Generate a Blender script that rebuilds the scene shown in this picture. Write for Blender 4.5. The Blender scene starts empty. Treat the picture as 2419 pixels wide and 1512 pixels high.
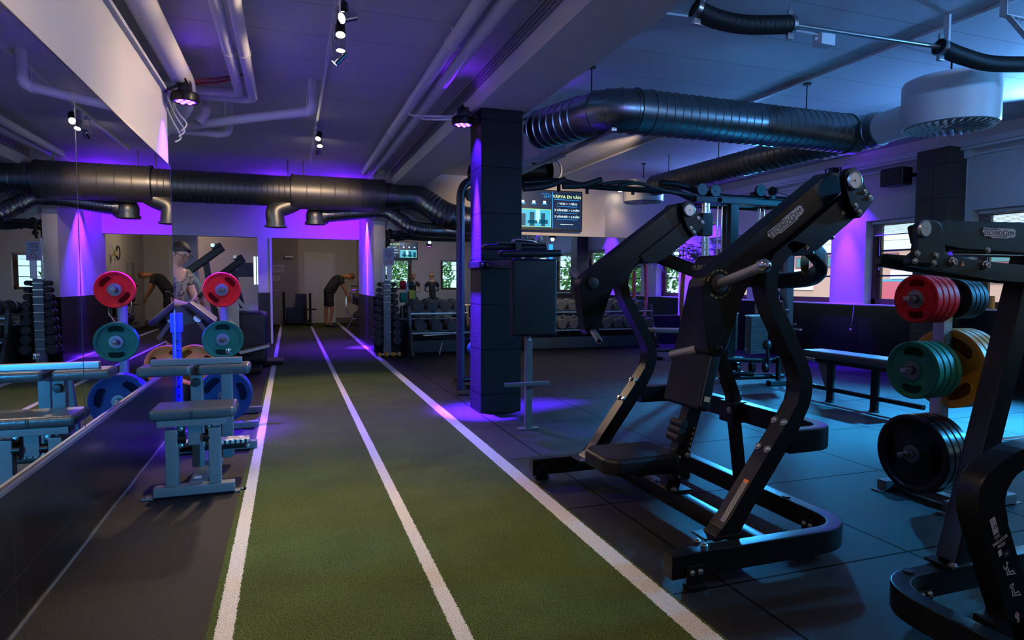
import bpy, bmesh, math, random
from math import sin, cos, pi, radians, sqrt, atan2
from mathutils import Vector as V, Matrix, Euler
random.seed(7)
SC = bpy.context.scene
COL = SC.collection

# ---------------------------------------------------------------- camera
F_PX, YAW, PITCH, ROLL, EYE = 1496.93, .337421, .0584148, .00481, 1.27
fw = V((sin(YAW)*cos(PITCH), cos(YAW)*cos(PITCH), -sin(PITCH)))
rt = V((cos(YAW), -sin(YAW), 0)); up = rt.cross(fw)
R_ = rt*cos(ROLL) + up*sin(ROLL); U_ = up*cos(ROLL) - rt*sin(ROLL)
cd = bpy.data.cameras.new('camera'); cam = bpy.data.objects.new('camera', cd); COL.objects.link(cam)
cd.sensor_width = 36; cd.lens = F_PX/2419*36; cd.clip_start = .05; cd.clip_end = 200
m = Matrix(((R_.x, U_.x, -fw.x, 0), (R_.y, U_.y, -fw.y, 0), (R_.z, U_.z, -fw.z, EYE), (0, 0, 0, 1)))
cam.matrix_world = m; SC.camera = cam
def at(x, y, X=None, Y=None, Z=None):
    """point of the room seen at photo pixel x,y on the plane X=, Y= or Z="""
    d = (R_*(x-1209.5) - U_*(y-756))/F_PX + fw
    t = X/d.x if X is not None else Y/d.y if Y is not None else (Z-EYE)/d.z
    return V((d.x*t, d.y*t, EYE+d.z*t))

# ---------------------------------------------------------------- world, exposure
SC.view_settings.view_transform = 'Standard'; SC.view_settings.look = 'None'
SC.view_settings.gamma = 1; SC.view_settings.exposure = 0.35
w = bpy.data.worlds.new('sky'); SC.world = w; w.use_nodes = True
wn = w.node_tree.nodes; wn['Background'].inputs[0].default_value = (.50, .80, 1, 1); wn['Background'].inputs[1].default_value = 1.6

# ---------------------------------------------------------------- lights
def aim(o, tgt):
    o.rotation_euler = (V(tgt)-o.location).to_track_quat('-Z', 'Y').to_euler()
def lamp(kind, name, loc, tgt, power, col, size=.1, spot=None, blend=.3, sizey=None):
    l = bpy.data.lights.new(name, kind); o = bpy.data.objects.new(name, l); COL.objects.link(o)
    o.location = loc; l.energy = power; l.color = col
    if kind == 'AREA':
        l.size = size
        if sizey: l.shape = 'RECTANGLE'; l.size_y = sizey
    elif kind != 'SUN': l.shadow_soft_size = size
    else: l.angle = size
    if spot: l.spot_size = radians(spot); l.spot_blend = blend
    if tgt is not None: aim(o, tgt)
    return o
def portal(name, loc, tgt, sx, sy):
    o = lamp('AREA', name, loc, tgt, 1, (1, 1, 1), sx, sizey=sy); o.data.cycles.is_portal = True
    return o
lamp('SUN', 'sun', (0, 0, 20), (6, 3, 16), 1.7, (1, .93, .82), .02)
UV = (.078, .008, 1)            # violet of the par cans
WARM = (1, .72, .45)
# violet par cans: (x, y, z, narrow target, narrow power, narrow cone, broad power)
LEDS = [(-.80, 6.00, 2.82, (-.66, 5.85, .0), 4200, 34, 200, 64),
        (1.60, 6.02, 2.84, (1.80, 5.98, 0), 34000, 22, 420, 100),
        (2.32, 5.98, 2.82, (2.46, 5.85, 0), 42000, 30, 350, 90),
        (7.90, 7.66, 2.94, (8.10, 7.62, .6), 2100, 34, 450, 90),
        (1.29, 12.50, 2.62, (1.37, 12.48, .0), 7500, 20, 1200, 90),
        (7.8, 10.9, 2.9, (7.95, 11.2, .6), 1200, 60, 300, 100)]
for (x, y, z, t, p, c, pb, cb) in LEDS:
    lamp('SPOT', 'violet_led_lamp', (x, y, z-.07), t, p, UV, .02, c, 1)
    lamp('SPOT', 'violet_led_flood_lamp', (x, y, z-.07), t, pb, UV, .02, cb, .8)
lamp('SPOT', 'violet_led_flood_lamp', (-.80, 5.98, 2.76), (-.96, 6.0, 1.7), 320, UV, .02, 76, .8)
lamp('SPOT', 'violet_led_lamp', (1.60, 6.02, 2.77), (1.74, 6.04, .6), 4500, UV, .02, 27, 1)
# each can also spills a little light upwards through its vents
for (x, y, z, p) in [(-.76, 5.9, 3.0, 6), (2.42, 5.9, 2.98, 22), (1.5, 5.8, 2.98, 3), (1.0, 12.5, 2.9, 14), (-.2, 12.6, 2.95, 8), (7.7, 7.6, 3.05, 14)]:
    lamp('SPOT', 'violet_spill_lamp', (x, y, z), (x-.1, y-.4, 4), p*.7, (.16, .01, 1), .02, 160, .6)
# wide violet wash on the header wall from a can above the duct
lamp('SPOT', 'violet_wash_lamp', (1.0, 12.3, 2.95), (1.0, 13.9, 2.45), 460, (.11, 0, 1), .03, 112, 1)
lamp('SPOT', 'added_cyan_flood_lamp', (7.9, 4.3, 2.66), (4.6, 4.8, 1.6), 110, (.03, .42, 1), .05, 150, .6)  # added cyan fill thrown from the unseen right wall can
lamp('SPOT', 'added_cyan_fill_lamp', (7.9, 9.4, 2.70), (3.2, 3.2, 0), 1150, (.03, .42, 1), .10, 60, 1)  # added cyan lamp for edge highlights on the machine frames
# added cyan fill cans, unseen: one behind the camera, two on the right wall
CYAN = (.03, .42, 1)
WASH = [((2.9, -2.7, 1.75), (-.55, 4.3, .5), 2400, 16), ((7.9, 4.3, 2.75), (5.9, 4.8, 0), 8500, 62), ((7.9, 1.2, 2.75), (4.6, 3.2, .0), 1500, 75)]
for (p_, t_, e_, c_) in WASH: lamp('SPOT', 'added_cyan_fill_lamp', (p_[0], p_[1], p_[2]-.07), t_, e_, CYAN, .04, c_, 1)
for (p_, t_, e_, c_, k_) in [((7.75, 4.3, 2.92), (5.6, 4.6, 3.35), 560, (.12, .38, 1), 95), ((7.75, 1.2, 2.92), (5.0, 2.2, 3.35), 420, (.09, .40, 1), 80), ((2.6, -2.6, 2.9), (3.0, 1.2, 3.3), 330, (.12, .36, 1), 56),
                             ((1.0, -2.6, 2.9), (.5, 1.5, 3.35), 330, (.38, .28, 1), 56), ((7.75, 9.4, 2.9), (6.0, 8.6, 3.35), 200, (.16, .34, 1), 100), ((5.4, -2.6, 2.9), (5.0, 1.4, 3.3), 420, (.09, .40, 1), 56)]:
    lamp('SPOT', 'added_blue_up_lamp', p_, t_, e_, c_, .05, k_, 1)  # added blue and violet fill thrown up at the ceiling

# ---------------------------------------------------------------- materials
def mat(name, col, rough=.5, metal=0, bump=0, bscale=60, var=0, vscale=8, emit=None, estr=1, spec=.5, coat=0):
    m = bpy.data.materials.new(name); m.use_nodes = True; nt = m.node_tree; n = nt.nodes; b = n['Principled BSDF']
    b.inputs['Base Color'].default_value = (*col, 1); b.inputs['Roughness'].default_value = rough
    b.inputs['Metallic'].default_value = metal; b.inputs['Specular IOR Level'].default_value = spec
    b.inputs['Coat Weight'].default_value = coat
    tc = n.new('ShaderNodeTexCoord')
    if var:
        z = n.new('ShaderNodeTexNoise'); z.inputs['Scale'].default_value = vscale; z.inputs['Detail'].default_value = 5
        r = n.new('ShaderNodeMix'); r.data_type = 'RGBA'
        r.inputs['A'].default_value = (*[c*(1-var) for c in col], 1); r.inputs['B'].default_value = (*[min(1, c*(1+var)) for c in col], 1)
        nt.links.new(tc.outputs['Object'], z.inputs['Vector']); nt.links.new(z.outputs['Fac'], r.inputs['Factor'])
        nt.links.new(r.outputs['Result'], b.inputs['Base Color'])
    if bump:
        z = n.new('ShaderNodeTexNoise'); z.inputs['Scale'].default_value = bscale; z.inputs['Detail'].default_value = 3
        u = n.new('ShaderNodeBump'); u.inputs['Strength'].default_value = bump; u.inputs['Distance'].default_value = .01
        nt.links.new(tc.outputs['Object'], z.inputs['Vector']); nt.links.new(z.outputs['Fac'], u.inputs['Height'])
        nt.links.new(u.outputs['Normal'], b.inputs['Normal'])
    if emit: b.inputs['Emission Color'].default_value = (*emit, 1); b.inputs['Emission Strength'].default_value = estr
    m.diffuse_color = (*col, 1)
    return m
def grid_mat(name, col, line, size, off, width, axes, rough, bump=.2, bscale=80, var=.15, vscale=3, speck=None, spec=.5, brick=0):
    """flat surface divided by thin joints along two object axes (axes like 'XY')"""
    m = mat(name, col, rough, 0, bump, bscale, var, vscale, spec=spec); nt = m.node_tree; n = nt.nodes; L = nt.links; b = n['Principled BSDF']
    geo = n.new('ShaderNodeNewGeometry'); sp = n.new('ShaderNodeSeparateXYZ'); L.new(geo.outputs['Position'], sp.inputs[0])
    def M(op, a, bb=None, c=None):
        q = n.new('ShaderNodeMath'); q.operation = op
        for i, v in enumerate((a, bb, c)):
            if v is None: continue
            if isinstance(v, (int, float)): q.inputs[i].default_value = v
            else: L.new(v, q.inputs[i])
        return q.outputs[0]
    hits = []; row = None
    for k in (1, 0):
        if size[k] <= 0: continue
        s = M('DIVIDE', M('SUBTRACT', sp.outputs[axes[k]], off[k]), size[k])
        if k == 1: row = M('FLOOR', s)
        if k == 0 and brick and row is not None: s = M('ADD', s, M('MULTIPLY', row, .5))
        f = M('FRACT', s); d = M('MINIMUM', f, M('SUBTRACT', 1, f))
        hits.append(M('LESS_THAN', M('MULTIPLY', d, size[k]), width/2))
    h = hits[0] if len(hits) == 1 else M('MAXIMUM', hits[0], hits[1])
    src = b.inputs['Base Color'].links[0].from_socket if b.inputs['Base Color'].links else None
    mx = n.new('ShaderNodeMix'); mx.data_type = 'RGBA'; L.new(h, mx.inputs['Factor'])
    if src: L.new(src, mx.inputs['A'])
    else: mx.inputs['A'].default_value = (*col, 1)
    mx.inputs['B'].default_value = (*line, 1)
    L.new(M('MULTIPLY', M('SUBTRACT', 1, M('MULTIPLY', h, .9)), spec), b.inputs['Specular IOR Level'])
    out = mx.outputs['Result']
    if speck:
        v = n.new('ShaderNodeTexNoise'); v.inputs['Scale'].default_value = 170; v.inputs['Detail'].default_value = 1
        L.new(geo.outputs['Position'], v.inputs['Vector'])
        g = M('GREATER_THAN', v.outputs['Fac'], .66)
        m2 = n.new('ShaderNodeMix'); m2.data_type = 'RGBA'; L.new(g, m2.inputs['Factor']); L.new(out, m2.inputs['A']); m2.inputs['B'].default_value = (*speck, 1); out = m2.outputs['Result']
    L.new(out, b.inputs['Base Color'])
    return m
RUB = grid_mat('rubber_tiles', (.0085, .0088, .010), (.001, .001, .001), (1.035, 1.04), (1.73, 2.16), .013, 'XY', .50, .5, 260, .3, 1.6, speck=(.028, .028, .032), spec=.24)
CEIL = grid_mat('painted_ceiling_slabs', (.52, .51, .53), (.36, .35, .37), (0, .60), (0, .05), .012, 'XY', .75, .25, 160, .05, 2)
WAINS = grid_mat('dark_wall_tiles', (.007, .006, .0065), (.04, .035, .04), (.9, .345), (0, .19), .003, 'YZ', .28, .05, 30, .35, 1.5, spec=.35)
WAINX = grid_mat('dark_wall_tiles_b', (.012, .010, .011), (.003, .003, .003), (.9, .345), (0, .19), .003, 'XZ', .26, .05, 30, .35, 1.5)
STONE = grid_mat('pillar_stone', (.006, .007, .0085), (.006, .006, .007), (0, .44), (0, .18), .009, 'XZ', .65, .35, 55, .3, 9, spec=.22)
COLST = grid_mat('column_stone', (.034, .027, .021), (.015, .013, .012), (.6, .44), (0, .18), .007, 'YZ', .45, .4, 40, .35, 6)
WHITE = mat('painted_wall', (.60, .57, .55), .65, 0, .15, 120, .04, 1.5)
GREYW = mat('grey_paint', (.30, .285, .27), .6, 0, .15, 120, .05, 1.5)
WPIPE = mat('white_painted_metal', (.62, .61, .62), .45, 0, .08, 60)
WPLAS = mat('white_plastic', (.7, .7, .7), .4)
DUCT = mat('galvanised_steel', (.24, .25, .26), .31, 1, .04, 18, .18, 5)
DUCTD = mat('dull_galvanised_steel', (.17, .165, .155), .42, .9, .04, 18, .2, 5)
BLKM = mat('black_satin_metal', (.0035, .0035, .0045), .34, 0, .04, 300, spec=.32)
BLKG = mat('black_gloss_metal', (.010, .010, .012), .22, 0)
BLKR = mat('black_rubber', (.008, .008, .008), .55, 0, .25, 120)
BLKP = mat('black_plastic', (.008, .008, .010), .42)
VINYL = mat('black_vinyl', (.004, .004, .0055), .48, 0, .06, 160, spec=.32)
VINYLG = mat('glossy_black_vinyl', (.045, .055, .062), .28, 0, .15, 50, spec=.6)
CHROME = mat('chrome', (.75, .75, .76), .12, 1)
BRUSH = mat('brushed_steel', (.50, .50, .51), .30, 1, .03, 200)
KNURL = mat('knurled_steel', (.42, .41, .42), .35, 1, .5, 400)
GREYM = mat('grey_painted_steel', (.12, .135, .145), .40, .3, .04, 260, .12, 12)
GREYD = mat('dark_grey_painted_steel', (.10, .11, .12), .42, .2, .12, 260)
RED = mat('red_rubber', (.60, .006, .008), .5, 0, .12, 130, spec=.22)
GREEN = mat('green_rubber', (.005, .095, .055), .5, 0, .12, 130, spec=.25)
GREENB = mat('green_rubber_vivid', (.006, .15, .08), .46, 0, .12, 130, spec=.3)
YEL = mat('ochre_rubber', (.62, .25, .015), .42, 0, .12, 130)
BLUE = mat('navy_rubber', (.005, .03, .10), .5, 0, .12, 130, spec=.25)
BLUEP = mat('blue_paint', (.01, .05, .65), .4)
WOOD = mat('brown_stained_wood', (.13, .055, .028), .45, 0, .1, 40, .3, 12)
GREENT = mat('pale_reveal_paint', (.62, .64, .62), .6)
SKIN = mat('skin', (.50, .26, .16), .5, 0, .05, 80)
HAIR = mat('dark_hair', (.010, .008, .007), .6, 0, .4, 90)
CLOTHK = mat('black_cloth', (.020, .020, .024), .8, 0, .3, 60)
PAPER = mat('paper', (.55, .56, .62), .7)
LILAC = mat('logo_plate', (.55, .55, .60), .4)
INK = mat('black_ink', (.01, .01, .012), .5)
PRINT = mat('white_print', (.62, .60, .66), .5)
YPRINT = mat('yellow_print', (.55, .48, .22), .5)
WARN = mat('warning_label', (.65, .30, .08), .5)
ORANGE = mat('orange_label', (.80, .16, .02), .5)
BRASS = mat('brass', (.55, .35, .10), .35, 1)
REDST = mat('red_sticker', (.75, .05, .03), .5)
GLASSM = bpy.data.materials.new('window_glass'); GLASSM.use_nodes = True
gn = GLASSM.node_tree; gb = gn.nodes['Principled BSDF']; gb.inputs['Base Color'].default_value = (1, 1, 1, 1)
gb.inputs['Transmission Weight'].default_value = 1; gb.inputs['Roughness'].default_value = 0; gb.inputs['IOR'].default_value = 1.01
MIRR = mat('mirror_silver', (.80, .82, .83), .0, 1)
MEDGE = mat('mirror_edge', (.02, .03, .03), .3)
LEDW = mat('lit_lamp_face', (1, .9, .75), .4, emit=(1, .86, .62), estr=60)
LEDV = mat('lit_violet_lens', (.8, .4, 1), .4, emit=(.80, .16, 1), estr=3.2)
LEDB = mat('lit_blue_ring', (.1, .05, .6), .4, emit=(.10, .03, 1), estr=1.4)

def checker(name, a, b, scale, rough=.35, metal=1):
    m = mat(name, a, rough, metal); nt = m.node_tree; n = nt.nodes
    tc = n.new('ShaderNodeTexCoord'); ws = []
    for rz in (pi/4, -pi/4):
        mp = n.new('ShaderNodeMapping'); mp.inputs['Rotation'].default_value[2] = rz
        wv = n.new('ShaderNodeTexWave'); wv.inputs['Scale'].default_value = scale; nt.links.new(tc.outputs['Object'], mp.inputs[0]); nt.links.new(mp.outputs[0], wv.inputs['Vector']); ws.append(wv)
    ck = n.new('ShaderNodeTexChecker'); ck.inputs['Scale'].default_value = 22
    mp = n.new('ShaderNodeMapping'); mp.inputs['Rotation'].default_value[2] = pi/4; nt.links.new(tc.outputs['Object'], mp.inputs[0]); nt.links.new(mp.outputs[0], ck.inputs['Vector'])
    mx = n.new('ShaderNodeMix'); nt.links.new(ck.outputs['Fac'], mx.inputs[0]); nt.links.new(ws[0].outputs['Fac'], mx.inputs[2]); nt.links.new(ws[1].outputs['Fac'], mx.inputs[3])
    bu = n.new('ShaderNodeBump'); bu.inputs['Distance'].default_value = .012; bu.inputs['Strength'].default_value = .8
    nt.links.new(mx.outputs[0], bu.inputs['Height']); nt.links.new(bu.outputs['Normal'], n['Principled BSDF'].inputs['Normal'])
    return m
TREAD = checker('diamond_tread_plate', (.62, .60, .57), None, 14)

def turf_mat():
    m = mat('artificial_turf', (.06, .11, .02), .9, 0, spec=.15); nt = m.node_tree; n = nt.nodes; L = nt.links; b = n['Principled BSDF']
    geo = n.new('ShaderNodeNewGeometry'); sp = n.new('ShaderNodeSeparateXYZ'); L.new(geo.outputs['Position'], sp.inputs[0])
    def noise(s, d=2):
        z = n.new('ShaderNodeTexNoise'); z.inputs['Scale'].default_value = s; z.inputs['Detail'].default_value = d; L.new(geo.outputs['Position'], z.inputs['Vector']); return z.outputs['Fac']
    def M(op, a, bb=None):
        q = n.new('ShaderNodeMath'); q.operation = op
        for i, v in enumerate((a, bb)):
            if v is None: continue
            if isinstance(v, (int, float)): q.inputs[i].default_value = v
            else: L.new(v, q.inputs[i])
        return q.outputs[0]
    x = M('ADD', sp.outputs[0], M('MULTIPLY', M('SUBTRACT', noise(150, 3), .5), .022))
    hs = []
    for a, c in ((-.272, -.209), (.538, .598), (1.342, 1.437)):
        hs.append(M('LESS_THAN', M('ABSOLUTE', M('SUBTRACT', x, (a+c)/2)), (c-a)/2))
    h = M('MAXIMUM', M('MAXIMUM', hs[0], hs[1]), hs[2])
    cr = n.new('ShaderNodeValToRGB'); L.new(noise(210, 2), cr.inputs['Fac'])
    cr.color_ramp.elements[0].position = .36; cr.color_ramp.elements[0].color = (.020, .042, .010, 1)
    cr.color_ramp.elements[1].position = .66; cr.color_ramp.elements[1].color = (.155, .205, .050, 1)
    cr2 = n.new('ShaderNodeValToRGB'); L.new(noise(210, 2), cr2.inputs['Fac'])
    cr2.color_ramp.elements[0].position = .3; cr2.color_ramp.elements[0].color = (.38, .36, .34, 1)
    cr2.color_ramp.elements[1].position = .62; cr2.color_ramp.elements[1].color = (.80, .77, .74, 1)
    big = n.new('ShaderNodeMix'); big.data_type = 'RGBA'; big.blend_type = 'MULTIPLY'; big.inputs['Factor'].default_value = .5
    L.new(cr.outputs['Color'], big.inputs['A']); L.new(noise(3, 3), big.inputs['B'])
    mx = n.new('ShaderNodeMix'); mx.data_type = 'RGBA'; L.new(h, mx.inputs['Factor']); L.new(big.outputs['Result'], mx.inputs['A']); L.new(cr2.outputs['Color'], mx.inputs['B'])
    L.new(mx.outputs['Result'], b.inputs['Base Color'])
    bu = n.new('ShaderNodeBump'); bu.inputs['Strength'].default_value = .9; bu.inputs['Distance'].default_value = .012
    L.new(noise(240, 3), bu.inputs['Height']); L.new(bu.outputs['Normal'], b.inputs['Normal'])
    return m
TURF = turf_mat()

# ---------------------------------------------------------------- mesh helpers
class B:
    """collects shapes into one bmesh"""
    def __init__(s): s.bm = bmesh.new()
    def _bev(s, vs, bev, seg=2):
        if bev <= 0: return
        es = list({e for v in vs for e in v.link_edges})
        bmesh.ops.bevel(s.bm, geom=es, offset=bev, segments=seg, profile=.5, affect='EDGES', clamp_overlap=True)
    def box(s, c, size, rot=None, bev=0, seg=2):
        M_ = Matrix.Translation(V(c))
        if rot is not None: M_ = M_ @ (rot.to_4x4() if isinstance(rot, Matrix) else Euler(rot).to_matrix().to_4x4())
        M_ = M_ @ Matrix.Diagonal((*size, 1))
        vs = bmesh.ops.create_cube(s.bm, size=1, matrix=M_)['verts']; s._bev(vs, bev, seg); return s
    def b2(s, lo, hi, bev=0, seg=2):
        lo, hi = V(lo), V(hi); return s.box((lo+hi)/2, hi-lo, None, bev, seg)
    def bar(s, p0, p1, w, h, upv=(0, 0, 1), bev=0, seg=2):
        """box from p0 to p1, w across, h along upv"""
        p0, p1 = V(p0), V(p1); z = (p1-p0); ln = z.length; z.normalize(); u = V(upv); x = u.cross(z)
        if x.length < 1e-4: x = V((1, 0, 0)).cross(z)
        x.normalize(); y = z.cross(x)
        R = Matrix((x, y, z)).transposed()
        return s.box((p0+p1)/2, (w, h, ln), R, bev, seg)
    def cyl(s, p0, p1, r, r2=None, n=20, cap=True):
        p0, p1 = V(p0), V(p1); d = p1-p0; q = d.to_track_quat('Z', 'Y').to_matrix().to_4x4()
        bmesh.ops.create_cone(s.bm, cap_ends=cap, segments=n, radius1=r, radius2=r if r2 is None else r2, depth=d.length, matrix=Matrix.Translation((p0+p1)/2) @ q); return s
    def sph(s, c, r, sc=(1, 1, 1), n=16, rot=None):
        M_ = Matrix.Translation(V(c))
        if rot is not None: M_ = M_ @ Euler(rot).to_matrix().to_4x4()
        bmesh.ops.create_uvsphere(s.bm, u_segments=n, v_segments=max(6, n//2+2), radius=r, matrix=M_ @ Matrix.Diagonal((*sc, 1))); return s
    def sweep(s, pts, prof, upv=(0, 0, 1), closed=False, caps=True, scale=None):
        """sweep a closed 2-D profile (across, up) along pts, keeping 'up' near upv"""
        pts = [V(p) for p in pts]; n = len(pts); rings = []
        for i, p in enumerate(pts):
            a = pts[(i-1) % n] if (closed or i > 0) else p; b = pts[(i+1) % n] if (closed or i < n-1) else p
            t = (b-a).normalized(); u = V(upv); x = t.cross(u)
            if x.length < 1e-3: x = t.cross(V((0, 1, 0)))
            x.normalize(); y = x.cross(t)
            k = 1.0
            if (closed or 0 < i < n-1):
                d1 = (p-pts[i-1]).normalized(); k = 1/max(.5, abs(t.dot(d1)))
            sc_ = scale[i] if scale else 1
            rings.append([s.bm.verts.new(p + x*(q[0]*k*sc_) + y*(q[1]*sc_)) for q in prof])
        m_ = len(prof)
        for i in range(n if closed else n-1):
            A, Bq = rings[i], rings[(i+1) % n]
            for j in range(m_): s.bm.faces.new((A[j], A[(j+1) % m_], Bq[(j+1) % m_], Bq[j]))
        if caps and not closed:
            s.bm.faces.new(rings[0][::-1]); s.bm.faces.new(rings[-1])
        return s
    def tube(s, pts, r, n=12, closed=False, caps=True, scale=None):
        """round tube with parallel-transported frame"""
        pts = [V(p) for p in pts]; N = len(pts); rings = []; x = None
        for i, p in enumerate(pts):
            a = pts[(i-1) % N] if (closed or i > 0) else p; b = pts[(i+1) % N] if (closed or i < N-1) else p
            t = (b-a).normalized()
            if x is None:
                x = t.cross(V((0, 0, 1)));
                if x.length < .01: x = t.cross(V((0, 1, 0)))
            x = (x - t*x.dot(t)).normalized(); y = t.cross(x); rr = r*(scale[i] if scale else 1)
            rings.append([s.bm.verts.new(p + (x*cos(2*pi*j/n) + y*sin(2*pi*j/n))*rr) for j in range(n)])
        for i in range(N if closed else N-1):
            A, Bq = rings[i], rings[(i+1) % N]
            for j in range(n): s.bm.faces.new((A[j], A[(j+1) % n], Bq[(j+1) % n], Bq[j]))
        if caps and not closed: s.bm.faces.new(rings[0][::-1]); s.bm.faces.new(rings[-1])
        return s
    def ribs(s, pts, r, pitch=.06, h=.012, n=32, caps=True):
        """duct with raised seams every pitch"""
        Q = resample(pts, pitch); P = []; sc = []; e = min(.008, pitch*.2)
        for i, q in enumerate(Q):
            if 0 < i < len(Q)-1:
                d1 = (Q[i-1]-q).normalized(); d2 = (Q[i+1]-q).normalized()
                P += [q+d1*e, q+d1*e*.3, q+d2*e*.3, q+d2*e]; sc += [1, 1+h/r, 1+h/r, 1]
            else: P.append(q); sc.append(1)
        return s.tube(P, r, n, caps=caps, scale=sc)
    def prism(s, poly, axis, a, b, bev=0, seg=2):
        """extrude a polygon; axis 'Y': poly is (x,z), 'X': (y,z), 'Z': (x,y)"""
        def mk(q, t): return V((q[0], t, q[1])) if axis == 'Y' else V((t, q[0], q[1])) if axis == 'X' else V((q[0], q[1], t))
        A = [s.bm.verts.new(mk(q, a)) for q in poly]; C = [s.bm.verts.new(mk(q, b)) for q in poly]; n = len(poly)
        s.bm.faces.new(A); s.bm.faces.new(C[::-1])
        for i in range(n): s.bm.faces.new((A[i], C[i], C[(i+1) % n], A[(i+1) % n]))
        if bev:
            es = [e for e in {e for v in A+C for e in v.link_edges}]
            bmesh.ops.bevel(s.bm, geom=es, offset=bev, segments=seg, profile=.5, affect='EDGES', clamp_overlap=True)
        return s
    def lathe(s, prof, c=(0, 0, 0), axis=(0, 0, 1), n=40):
        """revolve (radius, height) pairs"""
        q = V(axis).to_track_quat('Z', 'Y').to_matrix(); c = V(c); rings = []
        for r, h in prof:
            if r < 1e-6: rings.append([s.bm.verts.new(c + q @ V((0, 0, h)))])
            else: rings.append([s.bm.verts.new(c + q @ V((r*cos(2*pi*j/n), r*sin(2*pi*j/n), h))) for j in range(n)])
        for A, C in zip(rings, rings[1:]):
            for j in range(n):
                k = (j+1) % n; a = [A[j % len(A)], A[k % len(A)], C[k % len(C)], C[j % len(C)]]
                a = [v for i, v in enumerate(a) if v not in a[:i]]
                if len(a) > 2: s.bm.faces.new(a)
        return s
def resample(pts, d):
    pts = [V(p) for p in pts]; out = [pts[0].copy()]; acc = 0
    for a, b in zip(pts, pts[1:]):
        L_ = (b-a).length; t = d-acc
        while t <= L_: out.append(a.lerp(b, t/L_)); t += d
        acc = L_-(t-d)
    if (out[-1]-pts[-1]).length > 1e-4: out.append(pts[-1])
    return out
def smooth(pts, k=6, closed=False):
    """Catmull-Rom through pts"""
    P = [V(p) for p in pts]; n = len(P); out = []
    for i in range(n if closed else n-1):
        g = (lambda j: P[j % n]) if closed else (lambda j: P[min(max(j, 0), n-1)])
        p0, p1, p2, p3 = g(i-1), g(i), g(i+1), g(i+2)
        for j in range(k):
            t = j/k; out.append(.5*((2*p1)+(p2-p0)*t+(2*p0-5*p1+4*p2-p3)*t*t+(3*p1-p0-3*p2+p3)*t**3))
    if not closed: out.append(P[-1])
    return out
def sm2(poly, k=4, closed=False):
    return [(p.x, p.y) for p in smooth([V((a, b, 0)) for a, b in poly], k, closed)]
def corner(pts, r, k=6):
    """polyline with rounded corners"""
    P = [V(p) for p in pts]; out = [P[0]]
    for a, b, c in zip(P, P[1:], P[2:]):
        u = (a-b); v = (c-b); rr = min(r, u.length*.49, v.length*.49); u.normalize(); v.normalize(); s0, s1 = b+u*rr, b+v*rr
        for j in range(k+1):
            t = j/k; out.append(s0*(1-t)**2 + b*2*t*(1-t) + s1*t*t)
    out.append(P[-1]); return out
def rrect(w_, h_, r, k=3):
    out = []
    for cx, cy, a in ((w_/2-r, h_/2-r, 0), (-w_/2+r, h_/2-r, 90), (-w_/2+r, -h_/2+r, 180), (w_/2-r, -h_/2+r, 270)):
        for j in range(k+1):
            t = radians(a+90*j/k); out.append((cx+r*cos(t), cy+r*sin(t)))
    return out
def origin(o):
    p = V((0, 0, 0))
    while o: p += o.location; o = o.parent
    return p
def obj(name, b, m, parent=None, ang=35, kind=None, smoothit=True):
    """link one mesh object; shapes are given in room coordinates"""
    bmesh.ops.recalc_face_normals(b.bm, faces=b.bm.faces[:])
    me = bpy.data.meshes.new(name); b.bm.to_mesh(me); b.bm.free()
    if isinstance(m, (list, tuple)):
        for q in m: me.materials.append(q)
    else: me.materials.append(m)
    if smoothit:
        me.polygons.foreach_set('use_smooth', [True]*len(me.polygons)); me.set_sharp_from_angle(angle=radians(ang))
    o = bpy.data.objects.new(name, me); COL.objects.link(o)
    if smoothit and 30 < len(me.polygons) < 6000: wn_ = o.modifiers.new('weighted_normals', 'WEIGHTED_NORMAL'); wn_.keep_sharp = True
    if parent: me.transform(Matrix.Translation(-origin(parent))); o.parent = parent
    if kind: o['kind'] = kind
    return o
def thing(name, label, cat, loc=(0, 0, 0), rotz=0, group=None):
    o = bpy.data.objects.new(name, None); COL.objects.link(o); o.empty_display_size = .1
    o.location = loc; o.rotation_euler = (0, 0, rotz); o['label'] = label; o['category'] = cat
    if group: o['group'] = group
    return o
def tag(o, label, cat, group=None):
    o['label'] = label; o['category'] = cat
    if group: o['group'] = group
    return o
def recenter(o):
    """move a single-mesh thing's origin to its base"""
    vs = [v.co for v in o.data.vertices]; lo = V((min(v.x for v in vs), min(v.y for v in vs), min(v.z for v in vs))); hi = V((max(v.x for v in vs), max(v.y for v in vs), 0))
    c = V(((lo.x+hi.x)/2, (lo.y+hi.y)/2, lo.z)); o.data.transform(Matrix.Translation(-c)); o.location = c; return o
def solo(name, b, m, label, cat, group=None, ang=35):
    return tag(recenter(obj(name, b, m, None, ang)), label, cat, group)
def struct(name, b, m, parent=None, ang=35):
    return obj(name, b, m, parent, ang, None if parent else 'structure')
def dup(root, loc=None, rotz=None, label=None, group=None):
    r = root.copy(); COL.objects.link(r)
    if loc is not None: r.location = loc
    if rotz is not None: r.rotation_euler = (0, 0, rotz)
    if label: r['label'] = label
    if group: r['group'] = group
    for ch in list(root.children):
        c = ch.copy(); COL.objects.link(c); c.parent = r
        for g in list(ch.children):
            d = g.copy(); COL.objects.link(d); d.parent = c
    return r
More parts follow.
